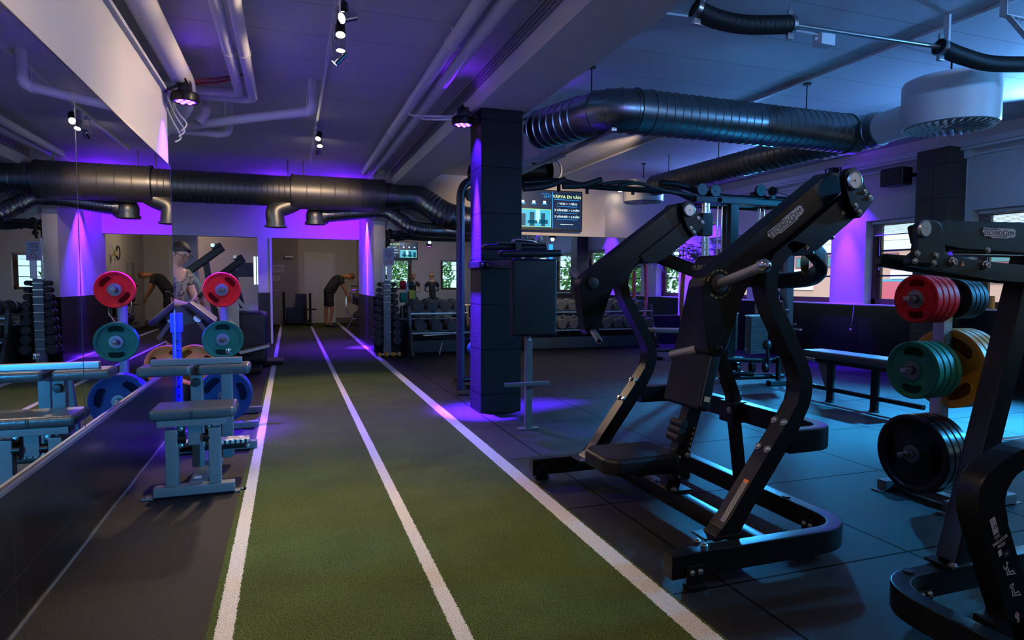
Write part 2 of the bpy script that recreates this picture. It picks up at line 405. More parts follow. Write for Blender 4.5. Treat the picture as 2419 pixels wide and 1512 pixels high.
def text(name, s, parent, m, size, loc, xdir, ydir, depth=.0006, align='CENTER', lab=None, sx=1, spacing=1.0):
    """flat lettering: xdir runs along the line, ydir to the top of the letters"""
    cu = bpy.data.curves.new('t', 'FONT'); cu.body = s; cu.size = size; cu.align_x = align; cu.align_y = 'CENTER'; cu.extrude = depth; cu.space_character = spacing
    to = bpy.data.objects.new('t', cu); COL.objects.link(to); bpy.context.view_layer.update()
    me = bpy.data.meshes.new_from_object(to.evaluated_get(bpy.context.evaluated_depsgraph_get())); bpy.data.objects.remove(to)
    X = V(xdir).normalized(); Y = V(ydir); Y = (Y-X*Y.dot(X)).normalized(); Z = X.cross(Y); me.transform(Matrix.Diagonal((sx, 1, 1, 1)))
    me.transform(Matrix.Translation(V(loc)) @ Matrix((X, Y, Z)).transposed().to_4x4())
    me.materials.clear(); me.materials.append(m); me.name = name
    o = bpy.data.objects.new(name, me); COL.objects.link(o)
    if parent: me.transform(Matrix.Translation(-origin(parent))); o.parent = parent
    return o

# ---------------------------------------------------------------- room shell
H = 3.25
struct('floor', B().b2((-.30, -3.2, -.2), (8.4, 24, 0)), RUB)
struct('floor_left', B().b2((-6.2, -3.2, -.2), (-.30, 24, 0)), mat('sheet_rubber', (.0065, .0066, .0078), .55, 0, .5, 260, .25, 3, spec=.2))
struct('floor_turf', B().b2((-.30, -3.0, 0), (1.45, 20.5, .010)), TURF)
struct('ceiling', B().b2((-6.2, -3.2, H), (8.4, 24, H+.2)), CEIL)
# left mirror wall, ends at y 6.17
b = B(); b.b2((-1.13, -3, .55), (-.965, 6.17, 2.84))
struct('wall_left', b, WHITE)
struct('trim_1', B().b2((-1.13, -3, 0), (-.95, 6.17, .54), .003), WAINS)
struct('trim_2', B().b2((-.965, -3, .535), (-.930, 6.17, .553), .003), BRUSH)
struct('baseboard_left', B().b2((-.95, -3, .0), (-.944, 6.17, .010)), GREYD)
struct('trim_3', B().b2((-1.16, -3, 2.84), (-.93, 6.17, 2.87), .006), WPIPE)
struct('wall_left_upper', B().b2((-1.75, -3, 2.62), (-1.6, 7.2, H)), WHITE)
# rear part of the left side
struct('wall_far_left', B().b2((-6.2, 6.17, 0), (-6.0, 24, H)), WHITE)
# header over the two openings, post, side wall
HY = 13.9
b = B(); b.b2((-6.0, HY, 2.17), (1.42, HY+.2, H)); struct('wall_header', b, WHITE)
b = B(); b.b2((-.60, HY, 1.05), (-.36, HY+.2, 2.17)); struct('wall_post', b, WHITE)
struct('trim_4', B().b2((-.61, HY-.01, 0), (-.37, HY+.21, 1.05)), WAINX)
struct('trim_5', B().b2((-.375, HY-.05, 0), (-.335, HY+.21, 2.17), .005), WPIPE)
b = B(); b.b2((1.42, 11.45, 1.02), (1.62, HY+.2, H)).b2((1.42, 11.5, 2.2), (8.2, 11.7, H)).b2((1.62, 11.5, .6), (8.2, 11.7, 2.2)); struct('wall_back', b, WHITE)
struct('trim_6', B().b2((1.405, 11.435, 0), (1.63, HY+.21, 1.02)).b2((1.63, 11.48, 0), (8.2, 11.7, .6)), WAINS)
# corridor behind the header
b = B(); b.b2((2.0, HY+.2, 0), (2.15, 20.7, H)); struct('wall_corridor_right', b, WHITE)
b = B(); b.b2((-6, 20.5, 0), (2.15, 20.7, H)); struct('wall_corridor_end', b, WHITE)
b = B(); b.b2((-.62, 20.2, 0), (.26, 20.5, H)); struct('wall_corridor_grey', b, GREYW)
struct('wall_cardio', B().b2((-6, 17.0, 0), (-.62, 17.2, H)).b2((-6, 15.6, 0), (at(466, 600, Y=15.6).x, 15.8, H)), WHITE)
struct('baseboard_back', B().b2((.26, 20.47, 0), (2.0, 20.5, .16)), mat('grey_skirting', (.16, .15, .14), .6))
# doors
def door(name, x0, x1, y, z1, m, handle=True):
    d = struct(name, B().b2((x0, y-.05, 0), (x1, y-.01, z1), .004), m)
    f = B(); f.b2((x0-.07, y-.06, 0), (x0, y, z1+.07)).b2((x1, y-.06, 0), (x1+.07, y, z1+.07)).b2((x0, y-.06, z1), (x1, y, z1+.07))
    obj('door_frame', f, m, d)
    obj('door_handle', B().cyl((x0+.08, y-.05, 1.02), (x0+.08, y-.11, 1.02), .012).bar((x0+.08, y-.11, 1.02), (x0+.2, y-.11, 1.02), .02, .02), BRUSH, d)
    return d
door('door_1', .50, 1.28, 20.5, 2.10, WPLAS)
d2 = door('door_2', -.55, .14, 20.2, 2.06, mat('grey_door', (.27, .26, .25), .55))
obj('door_closer', B().b2((-.12, 20.03, 1.98), (.1, 20.15, 2.04), .008), BRUSH, d2)
for i, (px, pz, pw, ph) in enumerate([(-.30, 1.66, .30, .22), (-.36, 1.38, .20, .15)]):
    n_ = solo('paper_notice', B().b2((px-pw/2, 20.140, pz-ph/2), (px+pw/2, 20.143, pz+ph/2)), PAPER, ['larger upper paper notice with text lines on the grey corridor door', 'smaller lower paper notice on the grey corridor door'][i], 'notice')
    for k in range(5): obj('printed_line', B().b2((px-pw*.4, 20.138, pz+ph*(.32-.16*k)), (px+pw*(.4-.1*(k % 2)), 20.140, pz+ph*(.37-.16*k))), INK, n_)
# back mirror with thin joints
for i, (x0, x1) in enumerate(((1.63, 3.15), (3.155, 4.7), (4.705, 6.25), (6.255, 7.75))):
    mr = solo('wall_mirror', B().b2((x0, 11.485, .62), (x1, 11.498, 2.19)), MIRR, 'frameless back wall mirror panel, %s of four, behind the dumbbells' % ['leftmost', 'second from left', 'second from right', 'rightmost'][i], 'mirror', 'back wall mirror panels')
    obj('edge', B().b2((x0-.004, 11.487, .615), (x0+.001, 11.5, 2.195)).b2((x0, 11.487, 2.19), (x1, 11.5, 2.197)), MEDGE, mr)
# left wall mirrors
for i, (y0, y1) in enumerate(((-3, 1.0), (1.004, 3.57), (3.576, 6.165))):
    mr = solo('wall_mirror', B().b2((-.962, y0, .555), (-.950, y1, 2.25)), MIRR, ['left wall mirror panel nearest the camera, out of view', 'left wall mirror panel at the picture edge, left of the black joint', 'left wall mirror panel showing the reflected red and green plates'][i], 'mirror', 'left wall mirror panels')
    obj('edge', B().b2((-.964, y1, .555), (-.949, y1+.006, 2.25)).b2((-.964, y0, 2.25), (-.948, y1, 2.257)), MEDGE, mr)
# bottom channel and end cap of the mirror
struct('trim_7', B().b2((-.968, 6.165, .35), (-.945, 6.19, 1.02), .003), BRUSH)

# right wall with window openings
XR = 8.2; WZ0, WZ1 = .97, 2.22
WIN = [(-2.2, -.9), (-.2, 1.1), (1.75, 3.05), (3.6, 5.74), (6.0, 7.30), (7.94, 9.2), (9.9, 11.1)]
b = B(); y = -3.0
for a, c in WIN:
    b.b2((XR, y, .97), (XR+.3, a, WZ1)); y = c
b.b2((XR, y, .97), (XR+.3, 11.7, WZ1)); b.b2((XR, -3, WZ1), (XR+.3, 11.7, H)); struct('wall_right', b, WHITE)
struct('trim_8', B().b2((XR-.015, -3, 0), (XR+.3, 11.7, .955)), WAINS)
struct('trim_9', B().b2((XR-.04, -3, .955), (XR+.2, 11.7, .975), .003), GREENT)
struct('trim_10', B().b2((XR-.10, -3, 3.02), (XR, 11.5, 3.10), .01).b2((XR-.04, -3, 2.90), (XR, 11.5, 2.93), .005).tube([(XR-.13, -3, 2.99), (XR-.13, 11.5, 2.99)], .02), WPIPE)
def window(idx, a, c, plane, axis, blinds=True, out=1):
    """axis 'X': window in a wall x=plane; 'Y': in a wall y=plane; opens outward by +out"""
    def bb(b_, u0, u1, d0, d1, z0, z1, bev=.004):
        lo, hi = sorted((plane+out*d0, plane+out*d1))
        if axis == 'X': b_.b2((lo, u0, z0), (hi, u1, z1), bev)
        else: b_.b2((u0, lo, z0), (u1, hi, z1), bev)
    g = B(); bb(g, a+.05, c-.05, .195, .200, WZ0+.05, WZ1-.05, 0); win = struct('window_%d' % idx, g, GLASSM)
    f = B(); D = (.15, .24)
    bb(f, a, a+.07, *D, WZ0, WZ1); bb(f, c-.07, c, *D, WZ0, WZ1); bb(f, a, c, *D, WZ0, WZ0+.09); bb(f, a, c, *D, WZ1-.07, WZ1)
    bb(f, a+.07, a+.13, .17, .22, WZ0+.09, WZ1-.07); bb(f, c-.13, c-.07, .17, .22, WZ0+.09, WZ1-.07)
    obj('window_frame', f, WOOD, win)
    q = B()
    for k in (1, 2): z = WZ0+.06+(WZ1-WZ0-.13)*k/3; bb(q, a+.07, c-.07, .165, .20, z-.012, z+.012, 0)
    obj('glazing_bar', q, mat('dark_bar', (.03, .03, .035), .5) if 'dark_bar' not in bpy.data.materials else bpy.data.materials['dark_bar'], win)
    if blinds:
        q = B(); bb(q, a+.04, c-.04, .08, .12, WZ1-.05, WZ1-.01, 0)
        for k in range(9): z = WZ1-.06-.016*k; bb(q, a+.05, c-.05, .085, .115, z-.003, z, 0)
        bb(q, a+.05, c-.05, .085, .115, WZ1-.225, WZ1-.21, 0)
        obj('blind', q, WPLAS, win)
        q = B(); u = a+.16
        p = (lambda d, uu, z: (plane+out*d, uu, z)) if axis == 'X' else (lambda d, uu, z: (uu, plane+out*d, z))
        q.tube([p(.10, c-.16, WZ1-.2), p(.10, c-.16, WZ0+.55)], .003, 6).sph(p(.10, c-.16, WZ0+.53), .012, n=8)
        obj('blind_cord', q, WPLAS, win)
for i, (a, c) in enumerate(WIN):
    window(i+1, a, c, XR, 'X'); portal('daylight_portal', (XR+.27, (a+c)/2, (WZ0+WZ1)/2), (0, (a+c)/2, (WZ0+WZ1)/2), c-a, WZ1-WZ0)
# wall behind the camera
RW = [(3.55, 4.75), (5.95, 7.0)]
b = B(); x = -1.13
for a, c in RW: b.b2((x, -3.3, .97), (a, -3, WZ1)); x = c
b.b2((x, -3.3, .97), (8.4, -3, WZ1)).b2((-1.13, -3.3, WZ1), (8.4, -3, H)).b2((-1.13, -3.3, 0), (8.4, -3, .97)); struct('wall_rear', b, WHITE)
for i, (a, c) in enumerate(RW):
    window(i+8, a, c, -3, 'Y', True, -1); portal('daylight_portal', ((a+c)/2, -3.27, (WZ0+WZ1)/2), ((a+c)/2, 0, (WZ0+WZ1)/2), c-a, WZ1-WZ0)
# cardio room window
struct('wall_cardio_side', B().b2((-6, HY+.2, 0), (-5.8, 17.0, H)), WHITE)
# ceiling beam
BX0, BX1, BZ = 1.70, 2.22, 2.93
struct('trim_11', B().b2((BX0, -3, BZ), (BX1, 11.5, H), .006), WHITE)
# pillar
struct('wall_pillar', B().b2((1.738, 5.86, 0), (2.152, 6.24, BZ), .004), STONE)
# dark column at the right wall
struct('wall_column', B().b2((7.85, 5.81, 0), (8.2, 6.24, 3.02), .006), COLST)

# ---------------------------------------------------------------- lamps you can see, plus added fill cans
def par_can(loc, arm_to, label):
    x, y, z = loc; t = thing('led_par_light', label, 'stage light', (x, y, z))
    b = B(); b.lathe([(.0, .02), (.098, .02), (.105, .0), (.105, -.045), (.098, -.055), (.090, -.055), (.086, -.046), (0, -.046)], loc, n=32)
    for k in range(8):
        a = 2*pi*k/8; b.box((x+.099*cos(a), y+.099*sin(a), z-.02), (.018, .03, .06), (0, 0, a), .004)
    obj('housing', b, BLKM, t)
    b = B(); b.box((x, y, z+.055), (.10, .10, .07), None, .01)
    for k in range(5): b.box((x-.044+.022*k, y, z+.10), (.006, .09, .03))
    obj('heat_sink', b, BLKM, t)
    obj('lens_plate', B().cyl((x, y, z-.0465), (x, y, z-.0485), .086, n=32), LEDB, t)
    for k in range(7):
        a = 2*pi*k/6; r = .055 if k < 6 else 0
        obj('lens', B().lathe([(0, .0), (.017, .0), (.017, -.005), (.012, -.011), (0, -.012)], (x+r*cos(a), y+r*sin(a), z-.0485), n=12), LEDV, t)
    ax, ay, az = arm_to; b = B()
    d = (V((ax-x, ay-y, 0))).normalized(); s = V((-d.y, d.x, 0))
    for q in (-1, 1):
        b.bar(V(loc)+s*.112*q+V((0, 0, -.02)), V(loc)+s*.112*q+V((0, 0, .11)), .02, .005, d)
    b.bar(V(loc)+s*.112+V((0, 0, .11)), V(loc)-s*.112+V((0, 0, .11)), .02, .006)
    b.bar(V(loc)+V((0, 0, .11)), V(arm_to), .03, .02)
    b.cyl(V(arm_to), V(arm_to)+d*.02, .03, n=12)
    obj('yoke', b, BLKM, t); return t
LL = ['violet LED stage light on the end of the left mirror wall', 'violet LED stage light left of the central pillar', 'violet LED stage light right of the central pillar', 'violet LED stage light above the right wall windows', 'violet LED stage light behind the big duct over the turf']
LL += ['violet LED stage light in the back right corner above the palm']
ARMS = [(-.93, 5.98, 2.85), (1.738, 5.98, 2.86), (2.152, 6.0, 2.86), (8.10, 7.74, 3.05), (1.41, 12.5, 2.75), (8.15, 10.9, 3.0)]
for (x, y, z, *_), a_, l_ in zip(LEDS, ARMS, LL): par_can((x, y, z), a_, l_)

for (p_, t_, e_, c_), a_, l_ in zip(WASH, ((2.9, -2.98, 1.85), (8.1, 4.3, 2.86), (8.1, 1.2, 2.86)), ('added cyan fill light on the wall behind the camera', 'added cyan fill light on the right wall just outside the picture', 'added cyan fill light on the right wall beside the camera')): par_can(p_, a_, l_)  # added cans that carry the cyan fill, out of view
for q_, l_ in (((1.0, -2.7, 2.8), 'added violet fill light on the wall behind the camera, left one'), ((5.4, -2.7, 2.8), 'added blue fill light on the wall behind the camera, right one'), ((7.9, 9.4, 2.8), 'added blue fill light on the right wall above the palm end')): par_can(q_, (q_[0] if q_[0] < 7 else 8.1, -2.98 if q_[1] < 0 else q_[1], 2.86), l_)  # added cans that carry the blue and violet ceiling fill
# track rail with spotlights
t = thing('lighting_track', 'thin white lighting track along the ceiling above the turf lane', 'light track', (.345, 4.0, H-.03))
obj('rail', B().b2((.330, -2.6, H-.032), (.360, 11.0, H), .002), WPIPE, t)
obj('feed_wire', B().tube([(.345, 3.9, H-.035), (.35, 4.3, H-.05), (.345, 4.6, H-.035)], .004, 6), BLKP, t)
SPOTS = [(4.50, .15, (-.95, 3.6, 2.3), 'black round track spotlight nearest the top of the picture'), (4.62, .06, (.25, 2.7, 0), 'brightest track spotlight, upper of the two glaring ones'),
         (4.86, .10, (.30, 3.4, 0), 'lower of the two glaring track spotlights'), (5.10, .12, (.3, 4.6, 0), 'track spotlight just below the two glaring ones'),
         (5.30, .16, (-.85, 5.6, 1.7), 'chrome track spotlight pointing away, lowest of the near cluster'),
         (8.45, .10, (-.2, 6.6, 1.0), 'chrome track spotlight at the top of the far cluster'), (8.75, .12, (.6, 6.9, 0), 'lit round track spotlight in the far cluster'), (9.05, .16, (.4, 11.0, 2.4), 'track spotlight aimed at the duct in the far cluster'),
         (1.6, .12, (-.95, 2.4, 1.6), 'track spotlight overhead near the camera aimed at the mirror wall'), (1.9, .12, (.6, 1.8, 0), 'track spotlight overhead near the camera aimed at the turf'), (-1.2, .12, (1.2, .6, 0), 'track spotlight behind the camera')]
SP = [(38, 130), (170, 46), (170, 46), (90, 60), (75, 125), (170, 80), (260, 80), (110, 58), (95, 75), (100, 90), (60, 90)]
for (y, drop, tg, lab), (pw, cone) in zip(SPOTS, SP):
    c = V((.345+(.05 if drop > .1 else .03), y, H-.05-drop)); d = (V(tg)-c).normalized()
    t = thing('track_spotlight', lab, 'spotlight', (c.x, c.y, c.z), 0, 'track spotlights')
    obj('mount', B().cyl((.345, y, H-.03), (.345, y, H-.06), .022, n=12).tube([(.345, y, H-.06), (.345, y, c.z+.03), tuple(c)], .007, 8), WPIPE, t)
    h = obj('lamp_head', B().lathe([(0, -.075), (.026, -.075), (.034, -.065), (.037, .055), (.033, .055), (.028, .045), (0, .045)], c, d, n=24), CHROME if drop > .11 else BLKM, t)
    obj('lamp_face', B().lathe([(0, .047), (.029, .047), (.029, .051), (0, .052)], c, d, n=20), LEDW, h)
    lamp('SPOT', 'warm_track_lamp', tuple(c+d*.07), tg, pw*.75, WARM, .03, cone, .6)
# small recessed spots seen further away
for (px, py, z) in ((1465, 452, 3.1), (1543, 315, 3.2)):
    p = at(px, py, Z=z); t = thing('ceiling_downlight', 'small warm ceiling downlight %s' % ('over the back wall beside the white drum diffuser' if py > 400 else 'just under the big spiral duct'), 'downlight', tuple(p))
    obj('housing', B().cyl(p, (p.x, p.y, H), .045, n=16), WPIPE, t); obj('lamp_face', B().cyl(p, p-V((0, 0, .006)), .036, n=16), LEDW, t)
    lamp('SPOT', 'warm_lamp', (p.x, p.y, p.z-.03), (p.x-.1, 11.5, 1.9) if py < 400 else (p.x, p.y-1.2, 0), 520 if py < 400 else 25, WARM, .03, 58 if py < 400 else 120, 1)
# lamps of rooms behind the header; one added to light the reflected people
for (x, y, p) in ((4.8, -.2, 26), (.7, 17.2, 17), (-3.2, 16.0, 20), (-3.4, 10.0, 13)):
    t = thing('ceiling_downlight', {4.8: 'added warm ceiling light above the people reflected in the back mirror', (.7): 'warm ceiling light of the corridor beyond the turf', (-3.2): 'warm ceiling light of the cardio room', (-3.4): 'warm ceiling light behind the mirror wall'}[x], 'downlight', (x, y, H-.06))
    obj('housing', B().cyl((x, y, H), (x, y, H-.06), .09, n=20), WPIPE, t); obj('lamp_face', B().cyl((x, y, H-.06), (x, y, H-.068), .075, n=20), LEDW, t)
    lamp('POINT', 'warm_lamp', (x, y, H-.25), None, p, WARM, .1)

# ---------------------------------------------------------------- pipes on the ceiling
def pipe(name, pts, r, label, m=None, rad=.12, group=None, clamps=(), cat='pipe', n=16):
    p = corner(pts, rad); t = thing(name, label, cat, tuple(V(pts[0])), 0, group)
    obj('pipe_run', B().tube(p, r, n), m or WPIPE, t)
    for (c, d) in clamps:
        b = B(); b.lathe([(r+.001, -.012), (r+.006, -.012), (r+.006, .012), (r+.001, .012)], c, d, n=20); b.tube([V(c)+V((0, 0, r)), (c[0], c[1], H)], .005, 6); obj('clamp', b, WPIPE, t)
    return t
Y = (0, 1, 0); X = (1, 0, 0)
pipe('ceiling_pipe', [(1.215, -2.9, 3.12), (1.215, 11.0, 3.12)], .052, 'left one of the long twin white pipes beside the ceiling beam', group='long twin ceiling pipes', clamps=[((1.215, 4.9, 3.12), Y), ((1.215, 8, 3.12), Y)])
pipe('ceiling_pipe', [(1.375, -2.9, 3.12), (1.375, 11.0, 3.12)], .052, 'right one of the long twin white pipes, nearer the ceiling beam', group='long twin ceiling pipes', clamps=[((1.375, 6.2, 3.12), Y)])
pipe('ceiling_pipe', [(-.43, -2.9, 3.10), (-.43, 6.82, 3.10), (-1.6, 6.82, 3.10)], .046, 'inner of the twin white pipes that turn toward the left wall', group='turning twin pipes', clamps=[((-.43, 5.6, 3.1), Y)])
pipe('ceiling_pipe', [(-.315, -2.9, 3.10), (-.315, 7.0, 3.10), (-1.6, 7.0, 3.10)], .046, 'outer of the twin white pipes that turn toward the left wall', group='turning twin pipes', clamps=[((-.315, 5.6, 3.1), Y)])
pipe('air_pipe', [(-.84, -2.9, 3.0), (-.84, 6.35, 3.0), (-.95, 6.95, 2.93), (-1.35, 7.5, 2.72), (-1.9, 8.1, 2.6)], .088, 'thick white insulated pipe above the mirror wall', cat='duct', clamps=[((-.84, 3.9, 3.0), Y)], rad=.2, n=24)
HH = H-.001; p1 = at(740, 262, Z=2.95); p2 = at(500, 290, Z=2.92); p3 = at(425, 304, Z=2.90)
pipe('drain_pipe', [(p1.x, p1.y, HH), (p1.x, p1.y, 2.95), p2, p3, (p3.x-.6, p3.y+.15, 2.88)], .046, 'white drain pipe with an elbow dropping from the ceiling', rad=.09, clamps=[(tuple(p1.lerp(p2, .06)), (1, 0, 0))])
q = at(483, 240, Y=p2.y-.1)
pipe('drain_pipe', [(q.x, p2.y-.02, HH), (q.x, p2.y-.02, 3.0), tuple(p2+V((-.12, 0, 0)))], .05, 'short white branch pipe joining the drain pipe')
a = at(541, 285, Z=3.0); c = at(541, 322, Z=2.86); e = at(430, 312, Z=2.86)
pipe('drain_pipe', [(c.x, c.y, HH), (c.x, c.y, 2.88), (e.x, e.y, 2.88), (e.x-.5, e.y, 2.86)], .045, 'lower white drain pipe with an elbow under the first', rad=.09, clamps=[((c.x-.12, c.y, 2.88), X)])
# cables and conduits
b = B()
for k in range(4): b.tube([(BX0-.012, -3, 3.10+.035*k), (BX0-.012, 11.3, 3.10+.035*k)], .008, 6)
solo('cable_bundle', b, mat('grey_cable', (.16, .14, .16), .6), 'row of thin cables clipped along the ceiling beam', 'cables')
p = at(965, 272, X=1.22); q = at(985, 292, X=1.35)
b = B(); b.tube(corner([(p.x, p.y, H), (p.x, p.y, p.z), (1.38, 6.35, 2.93), (1.70, 6.2, 2.92)], .08), .012, 8).tube(corner([(p.x+.12, p.y, 3.06), (p.x+.14, p.y-.05, p.z-.04), (1.42, 6.3, 2.89), (1.72, 6.1, 2.88)], .08), .012, 8)
solo('conduit', b, WPIPE, 'pair of thin white conduits running from the twin pipes to the pillar', 'conduit')
b = B(); b.tube([(-.80, 6.5, 3.06), (-.6, 6.45, 3.08), (-.40, 6.5, 3.16)], .012, 8).tube([(-.82, 6.3, 3.02), (-.6, 6.4, 3.10), (-.38, 6.5, 3.19)], .010, 8)
solo('cable_bundle', b, mat('red_cable', (.22, .02, .03), .5), 'dark red cable looping beside the violet light on the mirror wall', 'cables')
b = B()
for i, x in enumerate((-.95, -.97, -1.0)): b.tube(smooth([(x, 6.2, 2.9-.03*i), (x+.03, 6.4, 2.78-.03*i), (x+.09, 6.5, 2.70-.06*i), (x+.05, 6.45, 2.62-.05*i)], 5), .007, 6)
solo('cable_bundle', b, WPLAS, 'loose cable ends hanging at the end of the mirror wall', 'cables')
b = B(); b.tube([(2.3, -2.9, H-.02), (2.3, 11, H-.02)], .012, 6).tube([(4.75, -2.9, H-.008), (4.75, 11, H-.008)], .016, 6); solo('conduit', b, WPIPE, 'long thin conduit crossing the ceiling above the shiny spiral duct', 'conduit')

# ---------------------------------------------------------------- ducts
def ring(b, c, d, r, w=.03, h=.014): return b.lathe([(r, -w/2), (r+h, -w/2), (r+h, w/2), (r, w/2)], c, d, n=36)
DY, DZ = 11.05, 2.74
t = thing('ventilation_duct', 'large grey galvanised duct crossing the room over the turf lane', 'duct', (.8, DY, DZ))
xs = at(690, 449, Y=DY).x; xe = at(903, 460, Y=DY).x
obj('duct_section', B().ribs([(-6, DY, DZ), (xs, DY, DZ)], .245, .085, .007, 40), DUCTD, t)
obj('duct_section', B().ribs([(xs, DY, DZ), (xe, DY, DZ)], .275, .22, .006, 48), mat('insulated_duct_skin', (.17, .16, .14), .45, .8, .04, 30), t)
obj('collar', ring(B(), (xs, DY, DZ), X, .27, .04, .02), DUCTD, t); obj('collar', ring(B(), (xe, DY, DZ), X, .25, .05, .03), DUCTD, t)
e1 = at(985, 466, Y=DY); e2 = at(1065, 512, Y=10.9); e3 = at(1190, 525, Y=10.8)
path = smooth([(xe, DY, DZ), (xe+.25, DY, DZ), (e1.x+.05, DY, DZ-.02), (e2.x, 10.9, e2.z), (e3.x, 10.85, e3.z)], 6)
obj('duct_bend', B().ribs(path, .225, .075, .007, 36), DUCT, t)
for k, (px) in enumerate((680, 716)):
    c = at(px, 400, Y=DY); obj('hanger_rod', B().tube([(c.x, DY, H), (c.x, DY, DZ+.22)], .006, 6), BLKM, t)
t2 = thing('ventilation_duct', 'smaller spiral duct running under the large grey duct toward the pillar', 'duct', tuple(at(930, 510, Y=10.8)))
g0 = at(770, 508, Y=11.3); g1 = at(900, 500, Y=11.2); g2 = at(945, 520, Y=11.1); g3 = at(1000, 543, Y=11.0); g4 = at(1220, 548, Y=11)
obj('duct_section', B().ribs(smooth([g0, g1, g2, g3, g4], 6), .125, .05, .005, 28), DUCT, t2)
e = at(745, 528, Y=11.25)
obj('duct_elbow', B().tube(smooth([g0, g0+V((-.13, 0, -.03)), (e.x, e.y, e.z+.14), (e.x, e.y, e.z+.06), e], 6), .15, 28), DUCTD, t2)
obj('open_flange', ring(B(), tuple(e), (0, 0, -1), .15, .04, .02), DUCTD, t2); obj('duct_mouth_shade', B().cyl(e, e-V((0, 0, .022)), .149, n=28), BLKR, t2)  # black disc stands in for the shade inside the duct
t3 = t
e = at(652, 535, Y=11.0); f = at(672, 478, Y=11.05)
obj('duct_elbow', B().tube(smooth([(f.x+.18, DY, DZ-.15), (f.x+.06, 11.05, DZ-.22), (e.x, 11.01, DZ-.32), (e.x, 11.0, e.z+.06), (e.x, 11.0, e.z)], 6), .145, 28), DUCTD, t3)
obj('open_flange', ring(B(), (e.x, 11, e.z), (0, 0, -1), .143, .03, .03), DUCTD, t3); obj('duct_mouth_shade', B().cyl((e.x, 11, e.z), (e.x, 11, e.z-.016), .144, n=28), BLKR, t3)  # dark inside of this elbow painted as a black disc
pipe('heating_pipe', [(-6, 13.5, 2.86), (-.3, 13.5, 2.86)], .035, 'thin white pipe along the header wall under the large duct')

RD, RZ, RY = .19, 2.80, 5.06
t = thing('spiral_duct', 'big shiny spiral duct curving across the ceiling right of the pillar', 'duct', (4.2, RY, RZ))
ex = at(1530, 262, Y=RY).x
obj('duct_section', B().ribs([(ex, RY, RZ), (5.42, RY, RZ)], RD, .085, .006, 44), DUCT, t)
obj('duct_collar', ring(ring(B().tube([(ex-.14, RY, RZ), (ex, RY, RZ)], RD+.004, 44), (ex-.14, RY, RZ), X, RD, .02, .012), (ex, RY, RZ), X, RD, .02, .012), DUCT, t); obj('duct_collar', ring(B(), (5.36, RY, RZ), X, RD, .03, .012), DUCT, t)
P = [V((ex-.10, RY, RZ)), V((ex-.15, RY, RZ))]
for k in range(1, 5):
    a = radians(90*k/4*.92); P.append(V((ex-.15-.30*sin(a), RY+.30*(1-cos(a)), RZ)))
obj('duct_elbow', B().tube(P, RD, 44, scale=[1]*len(P)), DUCT, t)
b = B()
for i in range(1, len(P)-1): ring(b, P[i], P[i+1]-P[i-1], RD-.002, .012, .010)
obj('elbow_seam', b, DUCT, t)
d = (P[-1]-P[-2]).normalized(); Q = [P[-1], P[-1]+d*.16, P[-1]+d*.72]
obj('duct_tail', B().ribs(Q, RD-.004, .1, .010, 40), DUCT, t)
obj('duct_tee', B().ribs([(5.50, RY-.30, RZ), (5.50, RY+.45, RZ)], .165, .09, .01, 36), DUCT, t)
obj('tee_saddle', B().tube([(5.34, RY, RZ), (5.50, RY, RZ)], RD+.003, 40), DUCT, t)
for (x, y) in ((at(1403, 215, Y=5.3).x, 5.35), (4.85, RY)):
    obj('hanger_rod', B().cyl((x, y, H), (x, y, RZ+.15), .006, n=6).cyl((x, y, H), (x, y, H-.015), .04, n=10), BLKM, t)
t = thing('spiral_duct', 'dull round duct running back along the ceiling to the far white diffuser', 'duct', (5.5, 7.4, 2.82))
obj('duct_section', B().ribs([(5.50, RY+.45, RZ), (5.55, 8.95, 2.84)], .155, .11, .007, 32), DUCTD, t)
for y in (7.3, 8.5): obj('hanger_rod', B().cyl((5.52, y, H), (5.52, y, 2.97), .006, n=6), BLKM, t)
def drum(c, r, h, label, pipe_to):
    c = V(c); t = thing('drum_diffuser', label, 'air diffuser', tuple(c))
    obj('drum_body', B().lathe([(0, h), (r*.97, h), (r, h-.02), (r, .02), (r*.985, 0), (r*.93, 0), (r*.93, .012), (0, .012)], c, n=64), WPLAS, t)
    obj('duct_spigot', B().cyl(c+V((0, 0, h*.42)), V(pipe_to), .15, n=32), WPLAS, t)
    b = B(); b.lathe([(r*.92, .004), (r*.92, -.004), (0, -.004)], c, n=48); obj('face_plate', b, mat('grey_diffuser_face', (.16, .17, .18), .4) if 'grey_diffuser_face' not in bpy.data.materials else bpy.data.materials['grey_diffuser_face'], t)
    b = B()
    for j, (rr, n_) in enumerate(((.86, 34), (.73, 30), (.60, 24), (.47, 18), (.34, 13), (.21, 8))):
        for k in range(n_):
            a = 2*pi*(k+.5*(j % 2))/n_; p = c+V((rr*r*cos(a), rr*r*sin(a), -.010))
            b.box(p, (r*.105, r*.07, .004), Euler((.5, 0, a)).to_matrix())
    obj('swirl_vanes', b, WPLAS, t)
    obj('hanger_rod', B().cyl(c+V((0, 0, h)), (c.x, c.y, H), .008, n=8).cyl((c.x, c.y, H-.012), (c.x, c.y, H), .035, n=12), BLKM, t); return t
drum((5.50, 4.08, 2.66), .37, .40, 'near white drum air diffuser at the end of the shiny duct', (5.50, RY-.28, RZ))
drum((5.56, 9.30, 2.62), .33, .34, 'far white drum air diffuser in front of the back wall', (5.55, 8.9, 2.84))
